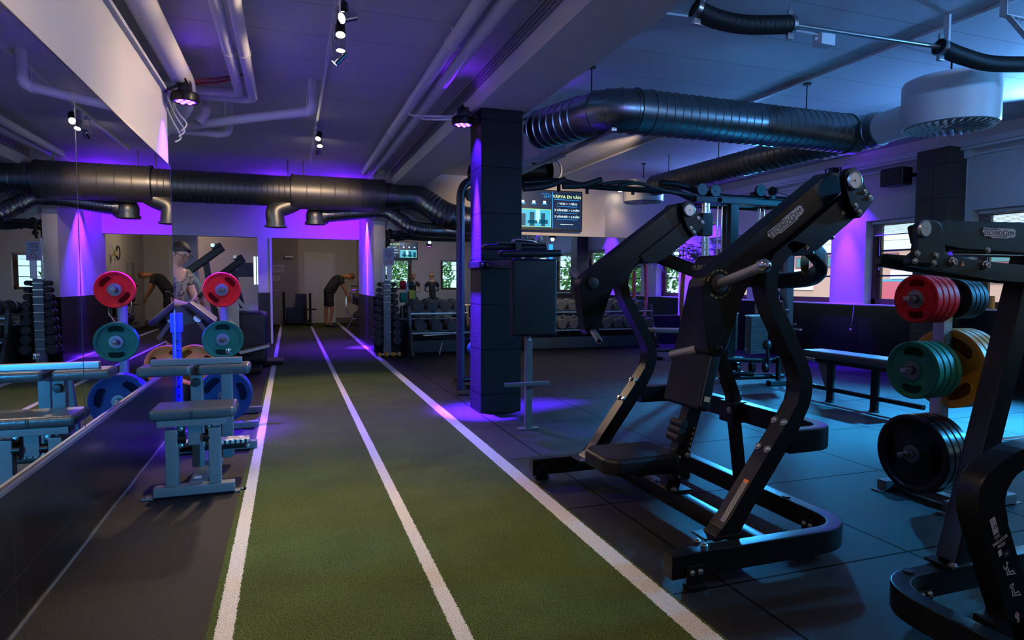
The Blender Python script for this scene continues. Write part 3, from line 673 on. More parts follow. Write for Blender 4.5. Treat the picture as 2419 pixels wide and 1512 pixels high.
# duct boxes right of the pillar
def vbox(x0, x1, y0, y1, z0, z1, lab):
    t = thing('duct_box', lab, 'duct box', ((x0+x1)/2, (y0+y1)/2, z0)); obj('casing', B().b2((x0, y0, z0), (x1, y1, z1), .004), WPIPE, t)
    obj('red_sticker', B().b2((x0+.07, y0-.003, z0+.12), (x0+.15, y0, z0+.24)), REDST, t); obj('latch', B().b2((x0+.04, y0-.01, z0+.15), (x0+.06, y0, z0+.19)), BLKM, t)
a, c = at(1272, 365, Y=6.25), at(1338, 292, Y=6.25); vbox(a.x, c.x, 6.25, 6.7, a.z, min(c.z, 3.0), 'white duct box with red sticker at the end of the shiny duct')
a, c = at(1226, 384, Y=6.6), at(1268, 306, Y=6.6); vbox(a.x-.12, c.x, 6.72, 7.3, a.z, c.z, 'white duct box with red sticker just right of the pillar top')
a = at(1450, 309, Z=2.60); c = at(1240, 410, Z=2.60)
solo('cable_tray', B().b2((a.x-.02, a.y, 2.60), (a.x+.03, c.y+1.0, 2.63), .003), BRUSH, 'slim metal cable tray under the shiny duct elbow', 'cable tray')
a = at(1298, 402, Y=8.6); t = thing('round_duct_end', 'dark open duct end with a pale rim right of the pillar', 'duct', tuple(a))
obj('rim', ring(B(), tuple(a), (-.15, -1, 0), .17, .05, .018), WPLAS, t); obj('duct_body', B().tube([a, a+V((-.9, .9, .02))], .165, 30, caps=False).cyl(a+V((-.05, .05, 0)), a+V((-.06, .06, 0)), .16, n=30), BLKM, t); obj('hanger_rod', B().cyl((a.x-.2, a.y+.2, a.z+.15), (a.x-.2, a.y+.2, H), .006, n=6), BLKM, t)
# black flexible hoses near the top right
def hose(px, yy, r, lab):
    P = smooth([at(x, y, Y=yy) for x, y in px], 8); t = thing('flexible_hose', lab, 'hose', tuple(P[0]))
    obj('hose_body', B().ribs(P, r, .011, .0022, 28), BLKR if 'x' not in lab else BLKR, t)
    for e_, d_ in ((P[0], P[0]-P[2]), (P[-1], P[-1]-P[-3])):
        b = B(); ring(b, e_, d_, r-.002, .03, .008); b.box(e_+V((0, 0, r+.02)), (.04, .02, .04), None, .004).box(e_-V((0, 0, r+.02)), (.05, .03, .04), None, .004).cyl(e_+V((0, 0, r+.03)), e_+V((.0, 0, r+.07)), .006, n=8)
        obj('clamp', b, BRUSH, t)
    obj('ceiling_strap', B().b2((P[3].x-.01, yy-.02, P[3].z), (P[3].x+.01, yy+.02, H)), WPIPE, t)
    return P
h1 = hose([(1645, 22), (1690, 44), (1760, 58), (1866, 58)], 3.45, .056, 'black ribbed hose on the ceiling right of the beam')
h2 = hose([(2222, 112), (2270, 132), (2340, 150), (2440, 152)], 3.45, .056, 'black ribbed hose on the ceiling at the right edge of the picture')
solo('metal_rod', B().tube([h1[-1]+V((.02, 0, 0)), h2[0]-V((.02, 0, 0))], .016, 12), BRUSH, 'straight metal tube joining the two black ceiling hoses', 'tube')
a = at(1946, 98, Z=3.19); t = thing('junction_box', 'small white junction box on the ceiling under the metal tube', 'junction box', (a.x, a.y, 3.16))
obj('box_body', B().b2((a.x-.07, a.y-.05, 3.15), (a.x+.07, a.y+.05, H-.005), .008), WPLAS, t); obj('cable_gland', B().cyl((a.x-.07, a.y, 3.2), (a.x-.10, a.y, 3.2), .014, n=10).cyl((a.x+.07, a.y, 3.2), (a.x+.09, a.y, 3.2), .014, n=10), WPLAS, t)
solo('conduit', B().tube(smooth([(a.x-.09, a.y, 3.2), (a.x-.2, a.y, H-.012), (2.25, a.y+.1, H-.012)], 6), .008, 6), WPIPE, 'thin white cable on the ceiling leading to the junction box', 'cable')
a = at(2370, 40, Z=3.12); t = thing('ceiling_bracket', 'white perforated steel bracket at the top right corner', 'bracket', (a.x, a.y, 3.1))
b = B(); b.bar((a.x, a.y, 3.13), (a.x+.45, a.y, 3.13), .05, .006).bar((a.x, a.y, 3.0+.13), (a.x, a.y, H), .05, .006, (1, 0, 0)).bar((a.x+.05, a.y, 3.13), (a.x+.33, a.y-.02, 2.93), .04, .006)
obj('bracket_arm', b, WPIPE, t)
b = B()
for k in range(6): b.box((a.x+.06+.065*k, a.y, 3.1265), (.035, .012, .001))
obj('slot', b, BLKM, t)

# ---------------------------------------------------------------- things on the walls
a = at(2120, 418, X=7.95); t = thing('loudspeaker', 'black loudspeaker on the right wall left of the dark column', 'loudspeaker', tuple(a))
pr = [(-.17, -.13), (.17, -.10), (.17, .10), (-.17, .13)]
b = B(); b.prism([(a.y+p_, a.x-q_) for p_, q_ in []] or [(a.x-.13, a.y-.18), (a.x+.10, a.y-.16), (a.x+.10, a.y+.16), (a.x-.13, a.y+.18)], 'Z', a.z-.13, a.z+.12, .03, 3); obj('cabinet', b, BLKP, t)
obj('wall_arm', B().bar((a.x, a.y-.1, a.z), (8.2, a.y-.25, a.z+.02), .05, .05).b2((8.15, a.y-.33, a.z-.08), (8.2, a.y-.2, a.z+.1), .005), BLKM, t)
obj('speaker_grille', B().b2((a.x-.137, a.y-.15, a.z-.10), (a.x-.131, a.y+.15, a.z+.09), .002), BLKR, t)
a = at(2287, 357, X=8.15); t = thing('wall_sensor', 'small white alarm box with cable beside the dark column top', 'alarm box', (8.17, a.y, a.z-.06))
obj('box_body', B().b2((8.12, a.y-.045, a.z-.09), (8.2, a.y+.045, a.z+.03), .006).b2((8.14, a.y-.03, a.z+.05), (8.2, a.y+.03, a.z+.10), .006), WPLAS, t)
obj('cable', B().tube([(8.19, a.y+.03, a.z-.09), (8.19, a.y+.035, 1.0)], .008, 6), WPLAS, t)
t = thing('blind_cord', 'thin cord hanging below the violet lit wall pier', 'cord', (8.15, 7.46, .6)); obj('cord_line', B().tube(smooth([(8.15, 7.42, .97), (8.14, 7.43, .75), (8.14, 7.46, .62)], 5), .004, 6).sph((8.14, 7.46, .58), .016, n=8), WPLAS, t)
a = at(2348, 715, X=8.2); t = thing('orange_can', 'small orange can standing on the right window sill', 'can', (8.22, 5.45, .975))
obj('can_body', B().lathe([(0, 0), (.03, 0), (.033, .01), (.033, .15), (.028, .165), (0, .165)], (8.22, 5.45, .975), n=20), mat('orange_tin', (.75, .28, .05), .4), t)
# television
def tv(name, cx, y, z0, z1, wdt, face, label):
    """face=-1 screen looks toward -y, +1 toward +y"""
    t = thing('television', label, 'television', (cx, y, z0)); x0, x1 = cx-wdt/2, cx+wdt/2; d = .05*face
    lo, hi = sorted((y, y+d)); obj('casing', B().b2((x0, lo, z0), (x1, hi, z1), .006), BLKP, t)
    Yp = y+d+.003*face; R = V((1, 0, 0)) if face < 0 else V((-1, 0, 0)); L0 = V((cx, Yp, 0))-R*(wdt/2)
    def rect(nm, u0, u1, v0, v1, m, dd=.0, par=t):
        p = L0+R*(u0*wdt); q = L0+R*(u1*wdt); z_0 = z1-(z1-z0)*v1; z_1 = z1-(z1-z0)*v0
        a_, b_ = Yp+dd*face, Yp+(dd+.001)*face
        return obj(nm, B().b2((min(p.x, q.x), min(a_, b_), z_0), (max(p.x, q.x), max(a_, b_), z_1)), m, par)
    def em(n_, c, s):
        return bpy.data.materials[n_] if n_ in bpy.data.materials else mat(n_, (0, 0, 0), .3, emit=c, estr=s)
    scr = rect('screen', .02, .98, .03, .95, em('screen_navy', (.004, .02, .06), 1.0))
    rect('screen_divider', .535, .545, .04, .94, em('screen_blue', (.01, .28, .75), 1.2), .001, scr)
    rect('screen_panel', .55, .965, .06, .93, em('screen_panel', (.006, .012, .04), 1.0), .001, scr)
    rect('video_frame', .04, .52, .48, .92, em('screen_green', (.45, .9, .25), .8), .001, scr)
    rect('video_image', .05, .51, .495, .905, em('screen_cyan', (.05, .42, .62), 1.1), .002, scr)
    for (u0, u1, v0, v1) in ((.06, .14, .6, .9), (.2, .27, .56, .9), (.37, .43, .58, .9), (.17, .31, .76, .84), (.34, .47, .74, .84)): rect('video_shape', u0, u1, v0, v1, em('screen_dark', (.0, .06, .12), 1), .003, scr)
    rect('video_light', .29, .35, .5, .8, em('screen_pale', (.4, .9, 1), 1.0), .0025, scr)
    white = em('screen_white', (.65, .9, 1), 1.3); cy = em('screen_blue', (0, 0, 0), 1); lime = em('screen_lime', (.65, .95, .45), 1.3)
    def tx(s, u, v, size, m, sx=1):
        p = L0+R*(u*wdt); text('screen_text', s, scr, m, size, (p.x, Yp+.005*face, z1-(z1-z0)*v), R, (0, 0, 1), .0005, sx=sx)
    tx('VÄRVA EN VÄN', .76, .16, .085, lime); rect('text_rule', .57, .95, .22, .235, em('screen_blue', (0, 0, 0), 1), .003, scr)
    for k, s in enumerate(('1 VÄN = 1 MÅN', '2 VÄNNER = 2 MÅN', '3 VÄNNER = 6 MÅN')):
        tx(s, .76, .33+.16*k, .060, white); rect('text_rule', .60, .92, .39+.16*k, .40+.16*k, em('screen_blue', (0, 0, 0), 1), .003, scr)
    rect('text_rule', .66, .86, .83, .84, white, .003, scr)
    tx('16:47', .46, .17, .075, em('screen_blue', (0, 0, 0), 1)); tx('tors 23 maj', .43, .10, .035, em('screen_blue', (0, 0, 0), 1))
    for u in (.1, .26, .42): rect('menu_icon', u-.035, u+.035, .34, .37, em('screen_blue', (0, 0, 0), 1), .003, scr); rect('menu_icon', u-.02, u+.02, .28, .34, white, .003, scr)
    obj('wall_bracket', B().b2((cx-.2, min(y, y-.07*face), (z0+z1)/2-.1), (cx+.2, max(y, y-.07*face), (z0+z1)/2+.1)), BLKM, t)
    return t
tv('tv', 4.74, 11.40, 2.28, 3.055, 1.38, -1, 'wall television above the back mirror showing a blue advert')
tv('tv', 4.28, -2.90, 2.22, 2.92, 1.38, 1, 'wall television behind the camera, seen only in the back mirror')

# ================================================================ chest press machine (length along x, width along y)
def bolt(parent, p, d, r=.012, m=None, h=.009):
    p, d = V(p), V(d).normalized()
    return obj('bolt', B().lathe([(0, 0), (r*1.35, 0), (r*1.35, h*.25), (r, h*.3), (r, h*.8), (r*.75, h), (r*.45, h), (r*.4, h*.7), (0, h*.7)], p, d, n=12), m or BRUSH, parent)
def pxz(pts, Yp): return [(at(x, y, Y=Yp).x, at(x, y, Y=Yp).z) for x, y in pts]
TUBE = rrect(.070, .105, .008, 2)
cp = thing('chest_press_machine', 'large black chest press machine with chrome weight horns beside the turf', 'gym machine', (1.98, 2.97, 0))
CY = 2.97; LOGO_TXT = 'TECHNOGYM'
loop = corner([(1.475, 2.215, .098), (2.465, 2.215, .098), (2.465, 3.725, .098), (1.445, 3.725, .098)], .20, 8)
fr = obj('base_frame', B().sweep(loop, TUBE), BLKM, cp)
for (x, y) in ((1.475, 2.215), (1.445, 3.725)):
    obj('end_cap', B().box((x-.003, y, .098), (.006, .066, .10), None, .002), BLKP, fr)
for (x, y, s) in ((1.575, 2.172, -1), (2.42, 2.43, 1), (1.53, 3.768, 1), (2.43, 3.50, 1)):
    if x < 2:
        f_ = obj('foot_bracket', B().box((x, y, .055), (.085, .014, .095), None, .006).box((x, y, .012), (.09, .05, .024), None, .006), BLKM, fr)
        for k in (-1, 1): bolt(f_, (x+k*.02, y+s*.007, .075), (0, s, 0), .010)
    else:
        f_ = obj('foot_bracket', B().box((x+.005, y, .055), (.014, .085, .095), None, .006).box((x-.01, y, .012), (.05, .09, .024), None, .006), BLKM, fr)
        for k in (-1, 1): bolt(f_, (x-.003, y+k*.02, .075), (-1, 0, 0), .010)
obj('frame_plug', B().cyl((2.46, 2.62, .150), (2.46, 2.62, .156), .022, n=16), BLKP, fr)
obj('cross_bar', B().sweep([(1.975, 2.25, .10), (1.975, 3.69, .10)], rrect(.07, .09, .008, 2)), BLKM, cp)
# S shaped uprights, profile (x, z) read on the outer face
FRp = [(2.135, 1.47), (2.06, 1.435), (2.001, 1.374), (1.987, 1.337), (1.98, 1.293), (1.98, 1.256), (1.991, 1.211), (2.009, 1.166), (2.033, 1.12), (2.067, 1.065), (2.113, .988), (2.159, .913), (2.185, .858), (2.197, .805), (2.190, .749), (2.162, .704), (2.126, .649), (2.042, .538), (1.948, .409), (1.871, .306), (1.786, .19), (1.712, .150)]
BKp = [(2.225, 1.45), (2.14, 1.42), (2.075, 1.36), (2.053, 1.323), (2.045, 1.282), (2.047, 1.233), (2.068, 1.18), (2.103, 1.131), (2.144, 1.063), (2.195, .977), (2.243, .887), (2.264, .807), (2.260, .739), (2.225, .668), (2.186, .598), (2.124, .515), (2.058, .424), (1.986, .328), (1.917, .229), (1.87, .150)]
FRs = sm2(FRp, 2)[:-1]+[(1.745, .135)]; BKs = sm2(BKp, 2)
arm_top = None
for s in (-1, 1):
    yo, yi = CY+s*.70, CY+s*.612
    u_ = obj('upright', B().prism(FRs+BKs[::-1], 'Y', min(yo, yi), max(yo, yi), .006, 2), BLKM, cp, 50)
    obj('foot_plate', B().box((1.785, CY+s*.640 if s > 0 else CY+s*.655, .156), (.19, .17 if s > 0 else .10, .010), None, .003), BLKM, u_)
    for k in (0, 1): bolt(u_, ((1.72+.14*k, CY+s*.575, .161) if s > 0 else (1.655+.0*k, CY-.745+.05*k, .155)), (0, 0, 1), .012)
    d = V((-.76, 0, .65))
    for (x, z) in ((2.118, .640), (2.030, .524)):
        for q in (.030, -.030): bolt(u_, (x, CY+s*.656+q, z), (-.77, 0, .64), .013, BRUSH, .012)
    if s < 0:
        # warning strip on the sloping front face of the near upright
        a, c = V((1.805, yo+.028, .213)), V((1.925, yo+.028, .378)); t_ = (c-a).normalized(); n_ = V((-t_.z, 0, t_.x))
        obj('warning_strip', B().bar(a+n_*.002, c+n_*.002, .030, .0012, n_), PAPER if False else mat('grey_label', (.30, .29, .28), .6), u_)
        obj('orange_header', B().bar(c+n_*.002, c+t_*.014+n_*.002, .030, .0014, n_), ORANGE, u_)
        for k in range(26):
            e = a+(c-a)*((k+.7)/27)+n_*.003; obj('printed_line', B().bar(e, e+t_*.0022, .024, .0006, n_), INK, u_)
# rear hoop
obj('rear_hoop', B().sweep(corner([(2.16, 2.312, .545), (2.43, 2.312, .545), (2.43, 3.628, .545), (2.16, 3.628, .545)], .15, 8), rrect(.066, .108, .008, 2)), BLKM, cp)
# centre strut, post, seat
st = obj('rear_strut', B().bar((2.215, CY, 1.02), (2.395, CY, .60), .075, .055, (1, 0, 0), .006).bar((2.37, CY, .66), (2.445, CY, .15), .06, .055, (1, 0, 0), .006).box((2.385, CY, .545), (.10, .12, .12), None, .006), BLKM, cp)
bolt(st, (2.335, CY-.03, .56), (-1, 0, 0), .013); obj('strut_label', B().box((2.253, CY, .80), (.002, .035, .12), Euler((0, -.4, 0)).to_matrix()), PRINT, st)
p0, p1 = V((1.965, CY, .14)), V((2.20, CY, .86))
post = obj('seat_post', B().bar(p0, p1, .075, .085, (1, 0, 0), .008), BLKM, cp)
obj('base_plate', B().box((1.975, CY, .152), (.14, .22, .014), None, .004), BLKM, post)
for q in (-.085, .085): bolt(post, (1.945, CY+q, .16), (0, 0, 1), .013)
dirp = (p1-p0).normalized(); nrm = V((-dirp.z, 0, dirp.x))
for k in range(7):
    z = .462-.0285*k; tpos = at(1640-3.1*k, 1012+12.2*k, Y=CY-.0385)
    text('position_number', str(k+1), post, YPRINT, .020, (tpos.x, CY-.0385, tpos.z), (dirp.z, 0, -dirp.x), dirp)
for k in range(3):
    c = p0+dirp*(.30+.040*k)-V((.058, 0, 0)); obj('rubber_bellow', B().cyl(c-V((0, .052, 0)), c+V((0, .052, 0)), .024, n=14), BLKR, post)
b = B(); b.prism([(1.50, 2.86), (1.56, 2.80), (1.94, 2.815), (1.94, 3.125), (1.56, 3.14), (1.50, 3.08)], 'Z', .285, .375, .026, 3)
seat = obj('seat', b, VINYL, cp, 60)
obj('seat_carriage', B().b2((1.72, 2.90, .245), (1.98, 3.04, .285), .004).b2((1.945, 2.90, .20), (2.06, 3.04, .36), .01), BLKM, seat)
bolt(seat, (2.035, 2.90, .335), (0, -1, 0), .012, BRUSH)
for z in (.33, .22): bolt(seat, (1.985, 2.899, z), (0, -1, 0), .006, BRUSH)
# backrest
bt, bb_ = V((2.255, CY, 1.425)), V((2.062, CY, .592)); bd = (bt-bb_).normalized(); bn = V((-bd.z, 0, bd.x))
b = B(); b.bar(bb_, bb_+bd*.72, .335, .085, bn, .022, 3); b.bar(bb_+bd*.70, bt, .30, .080, bn, .022, 3)
back = obj('backrest', b, VINYL, cp, 60)
obj('side_piping', B().tube([bb_+bd*.03+V((0, -.1675, 0))+bn*.028, bb_+bd*.70+V((0, -.1675, 0))+bn*.028], .004, 6), VINYLG, back)
text('backrest_print', 'PURE STRENGTH', back, YPRINT, .040, bt-bd*.075+bn*.042, (0, -1, 0), bd, sx=.95)
obj('gold_tag', B().bar(bb_+bd*.055+V((0, -.169, 0))-bn*.005, bb_+bd*.083+V((0, -.169, 0))-bn*.005, .002, .036, bn), mat('gold_tag_paint', (.55, .45, .25), .45), back)
# arched tube behind the backrest
obj('top_arch', B().sweep(smooth([(2.16, 3.60, 1.47), (2.30, 3.57, 1.43), (2.46, 3.42, 1.345), (2.53, 3.15, 1.30), (2.54, 2.97, 1.293), (2.53, 2.75, 1.29), (2.49, 2.52, 1.31), (2.40, 2.38, 1.38), (2.24, 2.33, 1.47)], 5), rrect(.055, .085, .018)), BLKM, cp)
obj('machine_placard', B().lathe([(0, -.001), (.055, -.001), (.055, .001), (0, .001)], (2.325, 2.405, 1.37), (.5, -1, 0), n=28), BRASS, cp)
# press arms
def rot2(p, a, c): return (c[0]+(p[0]-c[0])*cos(a)-(p[1]-c[1])*sin(a), c[1]+(p[0]-c[0])*sin(a)+(p[1]-c[1])*cos(a))
PV = (2.415, 1.745)
beam = [(1.676, 1.262), (1.690, 1.298), (1.720, 1.322), (2.315, 1.752), (2.375, 1.792), (2.43, 1.79), (2.462, 1.755), (2.452, 1.712), (2.40, 1.672), (1.935, 1.285), (1.905, 1.255), (1.875, 1.20), (1.815, .972), (1.790, .950), (1.745, .952), (1.722, .975), (1.700, 1.10)]
house = [(2.085, 1.442), (2.44, 1.70), (2.50, 1.70), (2.545, 1.665), (2.545, 1.64), (2.475, 1.575), (2.27, 1.43), (2.21, 1.40), (2.13, 1.40)]
plate_ = [(2.372, 1.772), (2.395, 1.795), (2.43, 1.803), (2.462, 1.785), (2.482, 1.745), (2.50, 1.712), (2.552, 1.672), (2.552, 1.655), (2.478, 1.575), (2.462, 1.575), (2.412, 1.632), (2.392, 1.69)]
def logo(parent, c, xd, yd, w_):
    """white plate with dark TECHNOGYM lettering and a rule"""
    X_ = V(xd).normalized(); Y_ = V(yd); Y_ = (Y_-X_*Y_.dot(X_)).normalized(); Z_ = X_.cross(Y_); h_ = w_*.205
    out = [(-.5, .20), (-.47, .5), (-.1, .42), (-.02, .5), (.44, .5), (.5, .22), (.46, .1), (.5, -.12), (.44, -.38), (.30, -.38), (.27, -.5), (-.22, -.5), (-.26, -.34), (-.44, -.34), (-.47, -.02), (-.5, .02)]
    b = B(); A = [V(c)+X_*(u*w_)+Y_*(v*h_) for u, v in out]; va = [b.bm.verts.new(q+Z_*.0004) for q in A]; vb = [b.bm.verts.new(q+Z_*.0016) for q in A]
    b.bm.faces.new(va[::-1]); b.bm.faces.new(vb)
    for i in range(len(va)): b.bm.faces.new((va[i], va[(i+1) % len(va)], vb[(i+1) % len(va)], vb[i]))
    lp = obj('logo_plate', b, LILAC, parent, smoothit=False)
    text('logo_lettering', 'T', lp, INK, h_*1.0, V(c)-X_*(w_*.425)+Y_*(h_*.03)+Z_*.002, X_, Y_, .0004, sx=1.15)
    text('logo_lettering', 'ECHNO', lp, INK, h_*.66, V(c)-X_*(w_*.145)-Y_*(h_*.03)+Z_*.002, X_, Y_, .0004, sx=.93)
    text('logo_lettering', 'G', lp, INK, h_*.92, V(c)+X_*(w_*.165)-Y_*(h_*.02)+Z_*.002, X_, Y_, .0004, sx=1.05)
    text('logo_lettering', 'YM', lp, INK, h_*.70, V(c)+X_*(w_*.335)-Y_*(h_*.02)+Z_*.002, X_, Y_, .0004, sx=1.05)
    obj('logo_rule', B().bar(V(c)-X_*(w_*.42)+Y_*(h_*.33)+Z_*.0018, V(c)+X_*(w_*.02)+Y_*(h_*.33)+Z_*.0018, h_*.07, .0006, Z_).bar(V(c)-X_*(w_*.20)-Y_*(h_*.36)+Z_*.0018, V(c)+X_*(w_*.22)-Y_*(h_*.36)+Z_*.0018, h_*.07, .0006, Z_), INK, lp)
def tri(parent, c, xd, yd, s=.022):
    X_ = V(xd).normalized(); Y_ = V(yd); Y_ = (Y_-X_*Y_.dot(X_)).normalized(); Z_ = X_.cross(Y_); b = B(); P = [V(c)+X_*(-s/2)-Y_*(s*.4), V(c)+X_*(s/2)-Y_*(s*.4), V(c)+Y_*(s*.5)]
    va = [b.bm.verts.new(q+Z_*.0005) for q in P]; vb = [b.bm.verts.new(q+Z_*.0015) for q in P]; b.bm.faces.new(va[::-1]); b.bm.faces.new(vb)
    for i in range(3): b.bm.faces.new((va[i], va[(i+1) % 3], vb[(i+1) % 3], vb[i]))
    w_ = obj('warning_triangle', b, WARN, parent, smoothit=False); obj('warning_mark', B().bar(V(c)-Y_*s*.18+Z_*.0018, V(c)+Y_*s*.2+Z_*.0018, s*.12, .0005, Z_), INK, w_)
for s in (-1, 1):
    y0, y1 = sorted((CY+s*.660, CY+s*.560)); yout = CY+s*.660; yin = CY+s*.560
    arm = obj('press_arm', B().prism(beam, 'Y', y0, y1, .010, 2), BLKM, cp, 50)
    hs = obj('arm_housing', B().prism(house, 'Y', CY+s*.66 if s > 0 else CY+s*.70, CY+s*.70 if s > 0 else CY+s*.66, .004).prism(house, 'Y', *sorted((CY+s*.585, CY+s*.55)), .004), BLKM, cp, 50)
    obj('link_rod', B().tube([(2.14, CY+s*.62, 1.475), (2.40, CY+s*.62, 1.655)], .016, 12), BRUSH, hs)
    obj('link_rod_sleeve', B().tube([(2.12, CY+s*.62, 1.46), (2.22, CY+s*.62, 1.53)], .027, 12), BLKP, hs)
    pp = obj('pivot_plate', B().prism(plate_, 'Y', *sorted((CY+s*.735, CY+s*.70)), .006), BLKM, cp, 50); obj('pivot_plate', B().prism(plate_, 'Y', *sorted((CY+s*.55, CY+s*.525)), .006), BLKM, cp, 50)
    for yy, dd in ((CY+s*.735, s), (CY+s*.525, -s)):
        obj('pivot_cap', B().lathe([(0, 0), (.040, 0), (.044, .004), (.044, .010), (.036, .014), (.036, .012), (.006, .012), (.004, .016), (0, .016)], (PV[0]+.010, yy, PV[1]-.004), (0, dd, 0), n=32), [BRUSH], pp)
        for (x, z) in ((2.497, 1.693), (2.528, 1.668), (2.444, 1.628), (2.468, 1.602)): bolt(pp, (x, yy, z), (0, dd, 0), .009, BRUSH)
    for (x, z) in ((2.36, 1.50), (2.245, 1.425)): bolt(hs, (x, CY+s*.68, z-.002), (.6, 0, -.8), .010, BRUSH, .022)
    dx = V((.80, 0, .58)); dy = V((-.58, 0, .80))
    if s < 0:
        logo(arm, (2.118, yout-.0005, 1.548), dx, dy, .235)
        tri(hs, (2.405, CY-.7008, 1.60), dx, dy); tri(hs, (2.205, CY-.7008, 1.437), dx, dy)
    # weight horn
    hb = V((1.765, CY+s*.660, 1.270)); hd = V((.10, s*1.0, .30)).normalized(); tip = hb+hd*.265
    hn = obj('weight_horn', B().lathe([(0, 0), (.021, 0), (.021, .255), (.0215, .258)], hb, hd, n=28).cyl(hb+hd*.24, hb+hd*.255, .0275, n=28), KNURL, arm)
    obj('horn_tip', B().sph(hb+hd*.258, .0285, n=24), CHROME, arm)
    obj('horn_collar', B().lathe([(0, 0), (.042, 0), (.042, .010), (.034, .014), (0, .014)], hb-V((0, s*.002, 0)), (0, s, 0), n=32), BLKR, arm)
    obj('inner_cap', B().lathe([(0, 0), (.038, 0), (.036, .010), (.028, .013), (0, .013)], (1.765, CY+s*.560, 1.270), (0, -s, 0), n=28), BLKP, arm)
    if s < 0:
        for txt, a0 in (('MAX 120 KG 80 KG', 165), ('MAX 120 KG 80 KG', -15)):
            for i, ch in enumerate(txt):
                if ch == ' ': continue
                a = radians(a0-i*7.6); rr = .060; c = (hb.x+rr*cos(a), yout-.0008, hb.z+rr*sin(a)); text('horn_print', ch, arm, YPRINT, .011, c, (sin(a), 0, -cos(a)), (cos(a), 0, sin(a)), .0003)
    # handle
    h0 = V((1.768, CY+s*.575, .985)); hdv = V((-.22, -s*.90, -.24)).normalized(); h1_ = h0+hdv*.215
    gr = obj('hand_grip', B().lathe([(0, 0), (.019, 0), (.019, .21), (.016, .216), (0, .216)], h0, hdv, n=24), KNURL, arm)
    obj('grip_end_cap', B().lathe([(0, 0), (.014, 0), (.012, .004), (0, .004)], h0+hdv*.216, hdv, n=16), BLKP, arm)
    obj('grip_mount', B().cyl(h0-hdv*.03, h0+hdv*.045, .027, n=20), BLKM, arm)
    bolt(arm, (1.772, CY+s*.66, .985), (0, s, 0), .014, BLKG); 

# ================================================================ shoulder press machine at the right edge
sp = thing('shoulder_press_machine', 'black shoulder press machine cut off by the right edge of the picture', 'gym machine', (2.7, 1.1, 0))
obj('base_frame', B().sweep(corner([(4.0, 1.765, .098), (2.115, 1.765, .098), (2.115, .30, .098), (4.0, .30, .098)], .20, 8), TUBE), BLKM, sp)
f_ = obj('foot_bracket', B().box((2.30, 1.722, .05), (.085, .014, .085), None, .006), BLKM, sp)
for k in (-1, 1): bolt(f_, (2.30+k*.02, 1.715, .075), (0, -1, 0), .010)
obj('frame_plug', B().cyl((2.265, 1.765, .150), (2.265, 1.765, .157), .020, n=16), BLKP, sp)
L0 = at(2261, 1325, Y=1.72); L1 = at(2331, 1044, Y=1.72); L2 = at(2419, 689, Y=1.72); dl = (L2-L0).normalized()
leg = obj('upright', B().bar(V((L0.x+.040, 1.765, .155)), V((L0.x+.040, 1.765, .155))+dl*1.42, .085, .10, (1, 0, 0), .01), BLKM, sp)
obj('foot_plate', B().box((L0.x+.05, 1.765, .158), (.19, .12, .014), None, .004), BLKM, leg)
for k in (-.065, .085): bolt(leg, (L0.x+.05+k, 1.725, .165), (0, 0, 1), .013)
# rear hoop behind the far plates
obj('rear_hoop', B().sweep([(at(2300, 1060, Y=1.80).x, 1.80, at(2300, 1062, Y=1.80).z), (3.4, 1.80, at(2300, 1062, Y=1.80).z)], rrect(.05, .06, .010)), BLKM, sp)
# curved information upright
CBY = 1.40
hl = [(2540, 1040), (2480, 1045), (2419, 1061), (2381, 1082), (2345.5, 1110), (2324, 1135), (2315.6, 1159), (2312, 1191), (2314.6, 1226), (2322.7, 1261), (2342, 1321), (2356, 1374), (2373.7, 1430), (2394.8, 1500), (2425, 1600)]
hr = [(2540, 1088), (2480, 1088), (2419, 1106), (2391, 1131), (2379, 1159), (2375, 1177), (2377, 1219), (2388, 1258), (2403, 1311), (2419, 1360), (2440, 1425), (2462, 1500), (2492, 1600)]
HL, HR = sm2(pxz(hl, CBY), 2), sm2(pxz(hr, CBY), 2)
cb = obj('curved_upright', B().prism(HL+HR[::-1], 'Y', CBY, CBY+.075, .006), BLKM, sp, 50)
obj('upright_foot', B().bar(V((HL[-1][0]+.03, CBY+.037, HL[-1][1]+.01)), V((HL[-1][0]+.12, CBY+.037, .15)), .075, .085, (1, 0, 0), .005).b2((2.2, CBY, .05), (2.6, CBY+.075, .15), .01), BLKM, sp)
# stickers on it
def on(px, py, dy=-.0012): p = at(px, py, Y=CBY); return V((p.x, CBY+dy, p.z))
ud = (on(2343, 1245)-on(2365, 1330)).normalized(); xd = V((ud.z, 0, -ud.x))
def stick(nm, c, w_, h_, m, lift=.0008): return obj(nm, B().bar(c-ud*h_/2-V((0, lift, 0)), c+ud*h_/2-V((0, lift, 0)), w_, .0008, (0, -1, 0)), m, cb, smoothit=False)
s1 = stick('number_sticker', on(2347, 1242), .026, .060, mat('lilac_sticker', (.50, .45, .55), .5)); stick('sticker_band', on(2354, 1267), .026, .012, mat('grey_band', (.2, .22, .25), .5))
text('sticker_number', '23', cb, INK, .017, on(2349, 1244, -.0026), xd, ud)
text('machine_name', 'SHOULDER', cb, PRINT, .0155, on(2362, 1277, -.0012), xd, ud, sx=.95); text('machine_name', 'PRESS', cb, PRINT, .0155, on(2365, 1288, -.0012), xd, ud, sx=.95)
stick('card_label', on(2361, 1306), .016, .022, PRINT); stick('card_outline', on(2376, 1308), .022, .020, mat('dark_card', (.05, .05, .06), .5)); text('card_mark', 'v', cb, PRINT, .012, on(2376, 1307, -.0026), xd, ud)
